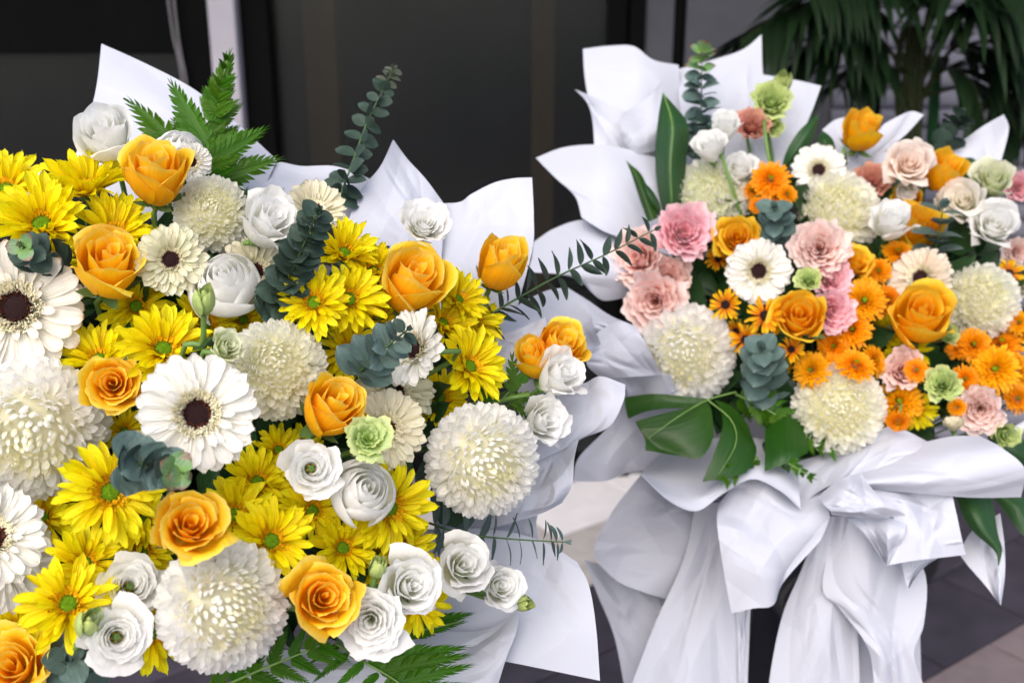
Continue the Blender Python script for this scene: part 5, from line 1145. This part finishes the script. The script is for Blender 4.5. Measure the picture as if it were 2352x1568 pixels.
PP('smooth wide paper fan spreading to the picture edge', [[(1930,1095),(1985,1052),(2075,1028),(2180,1003),(2251,1001)],[(1945,1105),(2030,1080),(2115,1060),(2215,1045),(2302,1029)],[(1960,1113),(2045,1105),(2130,1098),(2235,1095),(2354,1077)],[(1966,1120),(2050,1127),(2140,1135),(2240,1142),(2345,1141)]], (1.38,1.335,1.32,1.34), .012, 1.1, .2, 0.008)
PP('rounded paper lobe standing behind the wide fan', [[(2004,1000),(2034,981),(2070,984),(2140,1019)],[(1985,1040),(2030,1030),(2070,1028),(2150,1030)],[(1950,1080),(2000,1070),(2060,1060),(2140,1050)],[(1888,1132),(1960,1112),(2030,1098),(2120,1085)]], (1.40,1.375,1.36,1.35), .010, 1.2)
PP('paper fold tucked between the scooped lip and the wide fan', [[(1830,1060),(1895,1040),(1955,1008),(2010,995)],[(1830,1100),(1885,1080),(1940,1060),(1990,1040)],[(1835,1170),(1870,1135),(1910,1112),(1945,1090)]], (1.42,1.385,1.36), .010, 1.4)
PP('small crumpled bright knot of paper at the gathering point', [[(1881,1140),(1912,1112),(1945,1094),(1979,1089)],[(1890,1155),(1930,1136),(1970,1120),(2010,1130)],[(1905,1171),(1950,1166),(2000,1160),(2050,1162)],[(1910,1182),(1955,1186),(2010,1189),(2081,1183)]], (1.325,1.30,1.295,1.305), .012, 2.0, 1., 0.024)
PP('square hanging paper flap below the wide fan', [[(2000,1122),(2070,1129),(2130,1134),(2188,1139)],[(2035,1160),(2090,1165),(2145,1180),(2198,1185)],[(2058,1215),(2100,1222),(2152,1228),(2208,1232)],[(2036,1298),(2098,1287),(2158,1280),(2218,1273)]], (1.34,1.325,1.315,1.315), .009, 1.5, .5, 0.022)
PP('conical paper fold beside the square flap', [[(1945,1190),(1995,1186),(2040,1188),(2085,1193)],[(1985,1225),(2012,1225),(2045,1225),(2076,1230)],[(2012,1262),(2030,1262),(2046,1262),(2060,1264)],[(2035,1295),(2037,1296),(2039,1297),(2041,1298)]], (1.335,1.315,1.315,1.32), .012, 1.6, 0., 0.018)
PP('long paper drape falling beside the black pole', [[(1890,1185),(1915,1185),(1940,1185),(1970,1185)],[(1840,1310),(1880,1310),(1925,1310),(1975,1310)],[(1795,1420),(1850,1430),(1910,1430),(1970,1430)],[(1765,1580),(1840,1580),(1910,1580),(1975,1580)],[(1755,1760),(1840,1760),(1910,1760),(1980,1760)]], (1.38,1.40,1.41,1.42,1.44), .013, 2.2, .4, 0.022)
PP('pleated wavy-edged paper drape beneath the conical fold', [[(1920,1195),(1955,1192),(1995,1198),(2060,1225)],[(1889,1345),(1950,1340),(2020,1335),(2124,1315)],[(1930,1398),(1985,1415),(2050,1425),(2122,1430)],[(1995,1490),(2025,1495),(2065,1500),(2099,1500)],[(2010,1600),(2040,1600),(2080,1600),(2122,1575)]], (1.37,1.375,1.38,1.39,1.40), .012, 2.0, 1.2, 0.024)
PP('inner paper drape filling the space behind the pleated one', [[(1930,1230),(1990,1230),(2050,1240),(2115,1260)],[(1930,1400),(1990,1400),(2050,1400),(2112,1400)],[(1930,1600),(1990,1600),(2060,1600),(2118,1600)],[(1930,1780),(1990,1780),(2060,1780),(2130,1780)]], (1.42,1.44,1.46,1.47), .012, 2.1, 0., 0.022)
PP('tiny pointed paper corner below the square flap', [[(2070,1285),(2112,1284),(2158,1278)],[(2076,1320),(2098,1312),(2120,1304)],[(2084,1351),(2087,1350),(2090,1348)]], (1.36,1.355,1.35), .004)
PP('narrow paper wing with a downward point beside the hanging leaf', [[(2202,1270),(2230,1222),(2268,1196),(2297,1178)],[(2225,1300),(2255,1270),(2285,1255),(2307,1250)],[(2260,1340),(2277,1322),(2294,1312),(2308,1315)],[(2296,1386),(2297,1387),(2298,1388),(2299,1389)]], (1.40,1.38,1.37,1.36), .010, 1.4)
PP('rounded grey-shaded paper bulge under the scooped lip', [[(1473,1088),(1530,1110),(1590,1130),(1665,1150)],[(1408,1172),(1480,1180),(1560,1190),(1655,1200)],[(1366,1253),(1450,1260),(1540,1265),(1635,1270)],[(1375,1295),(1420,1335),(1475,1358),(1530,1374)]], (1.52,1.50,1.49,1.49), .014, 1.6, .3, 0.024)
PP('shaded lower paper band behind the bulge', [[(1342,1285),(1400,1300),(1465,1320),(1550,1340)],[(1374,1368),(1420,1380),(1480,1390),(1550,1400)],[(1411,1460),(1450,1465),(1500,1470),(1560,1470)],[(1437,1590),(1470,1590),(1510,1590),(1570,1590)]], (1.56,1.55,1.55,1.55), .012, 1.5, 0., 0.02)
PP('long slanting paper drape with a straight outer fold', [[(1598,1150),(1630,1152),(1658,1155),(1690,1155)],[(1570,1285),(1610,1285),(1650,1290),(1688,1300)],[(1505,1430),(1570,1430),(1630,1430),(1694,1430)],[(1440,1600),(1530,1600),(1610,1600),(1700,1600)],[(1380,1760),(1490,1760),(1600,1760),(1705,1760)]], (1.47,1.46,1.45,1.45,1.46), .012, 1.4, 1.0, 0.02)
PP('thin bright paper strip beside the black pole', [[(1690,1380),(1706,1380),(1724,1380)],[(1694,1480),(1708,1480),(1720,1480)],[(1698,1600),(1706,1600),(1716,1600)]], (1.45,1.45,1.45), .004)

# ------------------------------------------------------------------ flower stand of the pink and orange bouquet
st = at(1752, 1480, 1.52); px_, py_ = st.x, st.y
stand = empty('flower_stand', Matrix.Translation((px_, py_, 0))); tag(stand, 'black metal pole stand carrying the pink and orange bouquet', 'flower stand')
V, Fc = box(-.019, .019, -.012, .012, .03, 1.02); o = obj('pole', mesh('pole', V, Fc, M['blackmetal'], smooth=False), stand); add_bevel(o, .003)
for a in (0.4, 2.5, 4.6):
    V, Fc = tube([Vector((0, 0, .30)), Vector((cos(a) * .16, sin(a) * .16, .16)), Vector((cos(a) * .30, sin(a) * .30, .02))], .010, .010, 8, 8)
    obj('leg', mesh('leg', V, Fc, M['blackmetal']), stand)
b0 = at(1800, 1360, 1.45) - Vector((px_, py_, 0)); b1 = at(1812, 1410, 1.45) - Vector((px_, py_, 0))
V, Fc = tube([b0 + Vector((.05, 0, .06)), b0, b1], .016, .016, 8, 8); obj('bracket', mesh('bracket', V, Fc, M['blackmetal']), stand)
bpy.context.view_layer.update()
